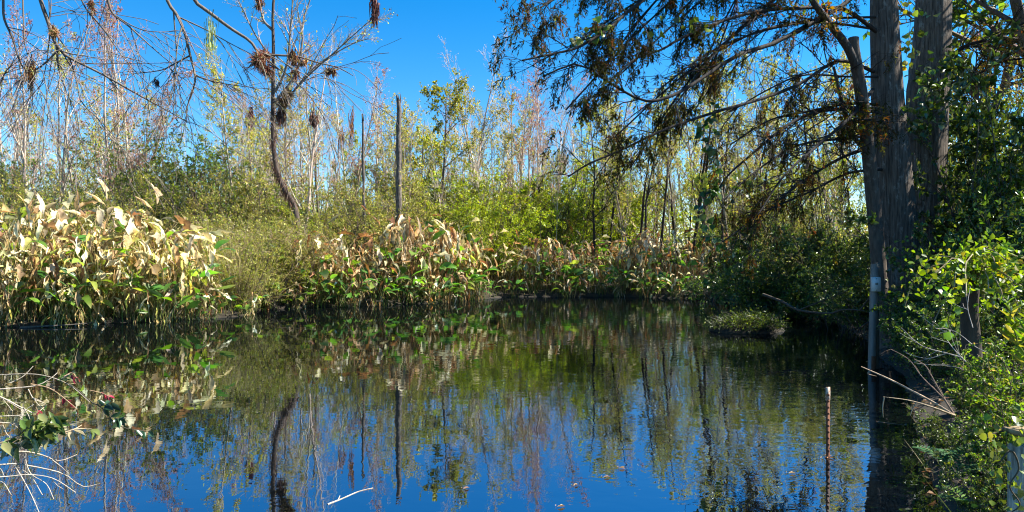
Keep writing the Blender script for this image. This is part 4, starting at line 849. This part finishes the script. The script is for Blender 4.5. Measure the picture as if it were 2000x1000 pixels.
# grassy hummock
c = P(1455, 640, 15.6); c[2] = 0
t = thing('grassy_hummock', 'dark grassy hummock standing in the water before the far bank', 'hummock', tuple(c)); mb = MB(); nu, nv = 28, 9
th = np.arange(nu) * 2 * math.pi / nu; V = []
for j in range(nv):
    f = j / (nv - 1); rr = (.86 + .14 * math.sin(f * 3)) * math.sqrt(max(0, 1 - f ** 2.6)); 
    for a_ in th: V.append((math.cos(a_) * rr * .86 * (1 + .13 * math.sin(3 * a_ + 1) + .08 * math.sin(5 * a_)), math.sin(a_) * rr * .6, -.2 + f * .44 + .03 * math.sin(4 * a_)))
i = np.arange(nv - 1)[:, None] * nu; j = np.arange(nu)[None]; mb.add(V, np.stack([i + j, i + (j + 1) % nu, i + nu + (j + 1) % nu, i + nu + j], -1).reshape(-1, 4), (.03, .025, .015)); part(mb, 'mound', M_SOIL, t)
f_ = MB(); n = 1900; a_ = g.uniform(0, 6.28, n); r_ = np.sqrt(g.random(n)) * .95; S = np.stack([np.cos(a_) * r_ * .8, np.sin(a_) * r_ * .55, .24 - .2 * r_ ** 3], 1)
Q = grow(g, S, nrm(np.stack([np.cos(a_) * r_ * .9 + g.normal(size=n) * .3, np.sin(a_) * r_ * .9 + g.normal(size=n) * .3, np.full(n, .8)], 1)), g.uniform(.08, .55, n) * g.uniform(.4, 1, n), 5, .22, -.2)
ribbons(g, f_, Q, g.uniform(.006, .014, n), pal(g, [(.02, .035, .01), (.03, .045, .01), (.015, .02, .007), (.05, .04, .02), (.05, .08, .015)], n, None, .3)); S, T = on_twigs(g, Q[:900], 2, .3, 1); leaves(g, f_, S, nrm(g.normal(size=S.shape)), g.uniform(.03, .07, len(S)), .5, pal(g, SH, len(S)), True); part(f_, 'foliage', M_LEAF, t)  # grass darkened: the cypress's shade is put into its colours
branch('drift_log', 'thin grey log lying at the left bank waterline', 'log', [[(40, 640, 16.35), (90, 637, 16.4), (140, 634, 16.6), (185, 630, 16.9)]], .03, (.13, .11, .09), seed=10)

# ------------------------------------------------------------------ foreground twigs at the lower left
BON = (.43, .37, .29)
branch('bare_branch', 'lowest bleached bare branch reaching in from the left edge', 'branch', [[(-60, 912, 3.8), (0, 908, 3.85), (30, 906, 3.9), (80, 914, 3.95), (125, 926, 4.0), (160, 950, 4.05), (185, 947, 4.1), (202, 943, 4.1)], [(-40, 935, 3.7), (20, 930, 3.8), (60, 927, 3.85), (105, 935, 3.9), (148, 962, 3.9)], [(28, 908, 3.9), (50, 945, 3.85), (65, 975, 3.8), (80, 1010, 3.7)], [(30, 910, 3.9), (60, 930, 3.9), (83, 967, 3.85)], [(48, 892, 3.9), (60, 925, 3.9), (90, 945, 3.88), (105, 975, 3.85)], [(-20, 940, 3.8), (5, 942, 3.8), (22, 967, 3.75)], [(-20, 910, 3.85), (0, 915, 3.85), (8, 930, 3.8)], [(100, 934, 3.9), (112, 948, 3.9), (125, 956, 3.9)], [(102, 898, 4.0), (120, 912, 4.0), (136, 927, 4.0)]], .005, BON, seed=20)
branch('bare_branch', 'dark-tipped branch just above the lowest bleached one', 'branch', [[(-60, 895, 4.0), (0, 892, 4.05), (40, 882, 4.1), (80, 888, 4.15), (115, 900, 4.2), (150, 888, 4.3)], [(-50, 875, 4.0), (0, 877, 4.05), (30, 882, 4.1)]], .008, (.40, .33, .25), seed=21)
branch('bare_branch', 'upper bleached branch curving over the reflections at left edge', 'branch', [[(-60, 765, 4.0), (0, 760, 4.1), (40, 757, 4.15), (75, 752, 4.2), (100, 738, 4.25), (112, 728, 4.3)], [(-40, 735, 4.1), (20, 731, 4.15), (70, 731, 4.2), (110, 740, 4.25), (140, 755, 4.3), (175, 785, 4.35)], [(20, 748, 4.15), (45, 735, 4.2), (65, 715, 4.25)], [(120, 740, 4.25), (135, 731, 4.3), (145, 724, 4.3)]], .0055, BON, seed=22)
branch('bare_branch', 'tangle of thin pale twigs between both bleached branches', 'branch', [[(-50, 760, 3.9), (0, 775, 4), (40, 795, 4.05), (75, 812, 4.1)], [(-50, 815, 3.9), (0, 813, 4), (50, 811, 4.05), (75, 813, 4.1)], [(-50, 820, 3.9), (0, 825, 4), (40, 830, 4.05), (70, 855, 4.05)], [(45, 795, 4), (60, 818, 4.05)], [(55, 760, 4.1), (65, 778, 4.1), (80, 785, 4.1)], [(5, 830, 4), (15, 850, 4), (28, 852, 4)]], .006, (.55, .47, .36), twn=2, twl=.15, seed=23)
GLO = [(.10, .18, .03), (.15, .22, .05), (.26, .30, .12), (.07, .12, .025)]
branch('leafy_branch', 'branch with drooping bunch of green leaves at the left edge', 'branch', [[(-50, 870, 3.8), (0, 865, 3.9), (35, 850, 3.95), (55, 835, 4)], [(0, 880, 3.9), (40, 870, 3.95), (70, 850, 4), (90, 832, 4)], [(20, 868, 3.92), (60, 842, 3.98), (80, 840, 4)]], .006, (.22, .17, .10), twn=6, twl=.12, leafy=(5, .10, GLO, .42), seed=24)
branch('leafy_branch', 'slender twig with two wilted leaves right of the leafy bunch', 'branch', [[(90, 850, 4), (120, 846, 4.1), (145, 838, 4.15), (160, 830, 4.2)], [(145, 838, 4.15), (165, 837, 4.2), (180, 838, 4.2)], [(108, 850, 4.05), (115, 838, 4.1)]], .005, (.45, .34, .22), leafy=(3, .07, [(.16, .18, .05), (.4, .33, .2)], .55), seed=25)
branch('leafy_branch', 'dark trailing vine with glossy leaves over calm blue water', 'vine', [[(130, 748, 4.3), (150, 760, 4.35), (178, 785, 4.4), (195, 793, 4.4), (215, 815, 4.45), (235, 833, 4.5), (270, 840, 4.55), (300, 841, 4.6), (318, 818, 4.6)], [(195, 793, 4.4), (212, 790, 4.4)], [(215, 815, 4.45), (232, 818, 4.45)]], .005, (.10, .09, .06), leafy=(7, .075, [(.02, .05, .02), (.035, .075, .03), (.05, .10, .05)], .5), seed=26)
branch('leafy_branch', 'twig with small red berries and wilted leaves at left', 'twig', [[(60, 750, 4.1), (100, 760, 4.15), (140, 790, 4.2), (150, 800, 4.2)], [(125, 735, 4.25), (140, 728, 4.3), (150, 738, 4.3)], [(175, 762, 4.3), (200, 768, 4.35), (215, 776, 4.35)], [(70, 795, 4.1), (75, 805, 4.1)]], .004, (.3, .2, .12), leafy=(7, .045, [(.35, .03, .03), (.42, .05, .04), (.3, .3, .12)], .45), seed=27)

# ------------------------------------------------------------------ overhanging bare tree at the upper left (trunk stands left of the view)
g = np.random.default_rng(55); tx, ty_ = -6.2, 3.9; off = np.array([tx, ty_, gz(tx, ty_)])
t = thing('overhanging_tree', 'bare tree sending long drooping twiggy branches in from the upper left', 'tree', tuple(off)); mb = MB()
BK = (.17, .135, .105); SLIM = .62
limb(mb, [(0, 0, -.1), (.05, .05, 1.5), (.2, .1, 3.2), (.35, .25, 4.6), (.5, .4, 6.2)], .13, .045, 9, 20, BK)
top = lambda z: np.array([.2 + z * .05, .15, z])
OB = [([(0, -60, 5), (6, -5, 5), (8, 36, 5), (25, 75, 5), (35, 110, 5), (50, 140, 5), (75, 170, 5), (92, 200, 5)], .016, 3.6), ([(62, -80, 5), (78, -5, 5), (95, 45, 5), (103, 72, 5), (116, 95, 5), (136, 113, 5), (200, 145, 5), (270, 185, 5.1), (320, 212, 5.2), (372, 242, 5.3)], .024, 3.9), 
      ([(195, -100, 5.2), (210, -5, 5.2), (222, 28, 5.2), (250, 50, 5.2), (300, 95, 5.25), (345, 133, 5.3)], .018, 4.3), ([(305, -110, 5.3), (325, -5, 5.3), (346, 30, 5.3), (360, 62, 5.3), (372, 110, 5.3), (381, 148, 5.3), (377, 178, 5.3), (365, 210, 5.3), (364, 240, 5.3)], .022, 4.6), 
      ([(330, -90, 5.4), (375, -5, 5.4), (410, 25, 5.4), (450, 55, 5.4), (488, 80, 5.4), (508, 104, 5.4), (545, 108, 5.45), (580, 110, 5.5), (620, 122, 5.55), (660, 132, 5.6), (690, 148, 5.6)], .024, 4.9)]
SUBS = [([(116, 95, 5), (86, 125, 5), (55, 145, 5), (28, 165, 5)], .013), ([(110, 88, 5), (114, 130, 5), (118, 150, 4.95), (105, 185, 4.9)], .013), ([(95, 45, 5), (99, 20, 5), (100, -10, 5)], .011), ([(372, 108, 5.3), (336, 127, 5.3), (310, 138, 5.3), (240, 146, 5.3)], .012), ([(381, 148, 5.3), (430, 162, 5.3), (500, 172, 5.35)], .011), 
        ([(346, 32, 5.3), (400, 57, 5.35), (450, 85, 5.4), (492, 106, 5.4)], .010), ([(525, 125, 5.45), (560, 145, 5.5), (600, 182, 5.5), (628, 222, 5.55), (648, 262, 5.6)], .010), ([(222, 28, 5.2), (262, 52, 5.2), (300, 62, 5.2), (360, 60, 5.3)], .009), ([(136, 113, 5), (150, 160, 5), (160, 200, 5), (200, 240, 5), (232, 280, 5.05), (256, 325, 5.1)], .009), 
        ([(44, -20, 4.9), (46, 40, 4.9), (52, 100, 4.9), (85, 145, 4.9), (92, 210, 4.9)], .010), ([(155, -10, 5.1), (170, 20, 5.1), (200, 55, 5.1), (235, 105, 5.1), (262, 140, 5.15)], .010), ([(580, 165, 5.5), (610, 152, 5.5), (640, 145, 5.5)], .005), ([(330, 130, 5.3), (338, 150, 5.3), (310, 175, 5.3)], .006), ([(0, 165, 4.9), (15, 135, 4.9), (45, 115, 4.9)], .008)]
Qs, Rs = [], []
for p, r, z in OB:
    r *= SLIM
    w0 = [v - off for v in (P(*q) for q in p)]; m = (top(z) + w0[0]) / 2 + np.array([0, 0, .35])
    q, r_ = limb(mb, [top(z), m] + w0, r * 1.25, r * .2, 7, 30, BK, .9); Qs.append(q[:, 8:]); Rs.append(r_[:, 8:])
for p, r in SUBS:
    r *= SLIM
    q, r_ = limb(mb, [P(*v) - off for v in p], r, r * .3, 6, 22, BK, .9); Qs.append(q); Rs.append(r_)
Qs = np.concatenate(Qs); Rs = np.concatenate(Rs)
Q1, R1 = spawn(g, Qs, Rs, 7, .1, 1, .7, .3, 1.75, .5, 8, .09, -.06, .3, hang=.25); tubes(mb, Q1, np.clip(R1, .0024, .0065), 4, pal(g, [(.2, .165, .13)], len(Q1)))
Q2, R2 = spawn(g, Q1, R1, 3, .1, 1, .6, .3, .5, .6, 6, .12, -.07, .3, hang=.2); tubes(mb, Q2, np.clip(R2, .0017, .0032), 3, pal(g, [(.22, .18, .14)], len(Q2)))
part(mb, 'trunk', M_BARK, t)

# air plants: bristly tufts on the branches and trunks
def airplant(px, py, d, size, label, cols, hang=.3, n=110, wd=.010, flat=1.0):
    a = P(px, py, d); t = thing('air_plant', label, 'air plant', tuple(a), 0, 'air plants on the branches'); f_ = MB()
    n = int(n * 2.2); wd *= 1.1; size *= .70
    cen = g.normal(size=(3, 3)) * size * .28 * np.array([1, 1, 1 + hang]); cen[0] = 0
    D = nrm(g.normal(size=(n, 3)) * np.array([flat, flat, 1]) + np.array([0, 0, -hang * 2.2])); L = size * g.uniform(.5, 1.1, n)
    L *= np.where(g.random(n) < .15, 1.3, .75)
    Q = grow(g, cen[g.integers(0, 3, n)] + g.normal(size=(n, 3)) * size * .12 * np.array([1, 1, .6 + hang * 2]), D, L, 6, .16, -.10 - hang * .25); ribbons(g, f_, Q, np.full(n, wd) * g.uniform(.6, 1.2, n), pal(g, cols, n, None, .3)); part(f_, 'foliage', M_DEAD, t); return t
RB_ = [(.22, .09, .045), (.15, .06, .035), (.30, .16, .08), (.20, .17, .06)]
airplant(508, 112, 5.4, .20, 'large spiky reddish air plant where two bare branches meet', RB_, .10, 150)
airplant(522, 135, 5.4, .13, 'brown air plant tucked under the large spiky one', RB_, .4, 90)
airplant(576, 114, 5.5, .14, 'brown air plant hanging from the middle of the long branch', RB_, .7, 100)
airplant(596, 118, 5.5, .08, 'tiny air plant just right of the middle one', RB_, .8, 50)
airplant(641, 138, 5.6, .10, 'round reddish air plant near the tip of the long branch', RB_, .4, 90)
airplant(556, 195, 24.6, .62, 'big dark bristly air plant on the trunk of the tall moss-hung tree', [(.10, .055, .03), (.06, .035, .022), (.18, .14, .05)], .2, 320, .03)
airplant(546, 225, 24.7, .55, 'dark trailing air plant below the biggest bristly one', [(.12, .05, .03), (.07, .04, .025)], .9, 160, .03)
airplant(731, 16, 5.2, .15, 'dark red brown cone-shaped air plant hanging alone against the sky', [(.14, .05, .04), (.09, .035, .03)], 1.3, 130, .010, .5)
airplant(610, 236, 5.7, .10, 'dark narrow air plant hanging below the round reddish one', [(.14, .06, .04), (.09, .04, .03)], .9, 80)
airplant(107, 62, 5.0, .11, 'reddish air plant gripping the fork of the thick left branch', RB_, .2, 80, .008)
airplant(60, 155, 5.0, .14, 'shaggy air plant hanging at the far left below a fork', RB_, 1.0, 90, .008)
airplant(308, 160, 5.3, .06, 'small dark air plant dangling from a thin twig', [(.10, .05, .035)], .9, 50, .007)
airplant(504, 12, 5.5, .09, 'air plant at the top edge above the spiky one', RB_, .3, 70, .008)
airplant(178, 4, 5.1, .09, 'air plant at the top edge left of the forked branch', RB_, .3, 70, .008)
airplant(407, 68, 5.3, .20, 'pale feathery green tuft hanging from a thin branch', [(.30, .36, .14), (.22, .30, .10)], 1.6, 70, .006, .35)
airplant(490, 220, 30.8, .7, 'red brown mossy air plant wrapped on a thin trunk', [(.28, .07, .04), (.2, .06, .04)], 1.1, 200, .035, .35)
airplant(686, 250, 27.5, .9, 'orange brown hanging moss strands left of the dark snag', [(.32, .16, .05), (.24, .13, .05)], 1.5, 60, .03, .45)
for kd in (bare, maple, sparse, leafy, pole, bright, myrtle, olive, thicket, flag_tan, flag_front, flag_rust, flag_green, dense, small, fresh, shade): kd.drop_unused()

# ------------------------------------------------------------------ labels of the counted kinds, from the landmarks they stand beside
MARKS = [(-1e9, 300, 'above the left bank'), (300, 535, 'left of the moss-hung tree'), (535, 713, 'right of the moss-hung tree'), (713, 776, 'between the snags'), (776, 915, 'right of the tallest snag'), (915, 1130, 'under the open sky'), (1130, 1345, 'below the crown tip'), (1345, 1e9, 'below the cypress limbs')]
BK_ = {}
for o, look, px, d in REG:
    m = next(q[2] for q in MARKS if q[0] <= px < q[1]); BK_.setdefault((look, m), []).append((px, o))
for (look, m), lst in BK_.items():
    lst.sort(key=lambda q: q[0])
    for k, (px, o) in enumerate(lst): o['label'] = f'{look} {m}' + (f', {ORD[k]} from left' if len(lst) > 1 else '')
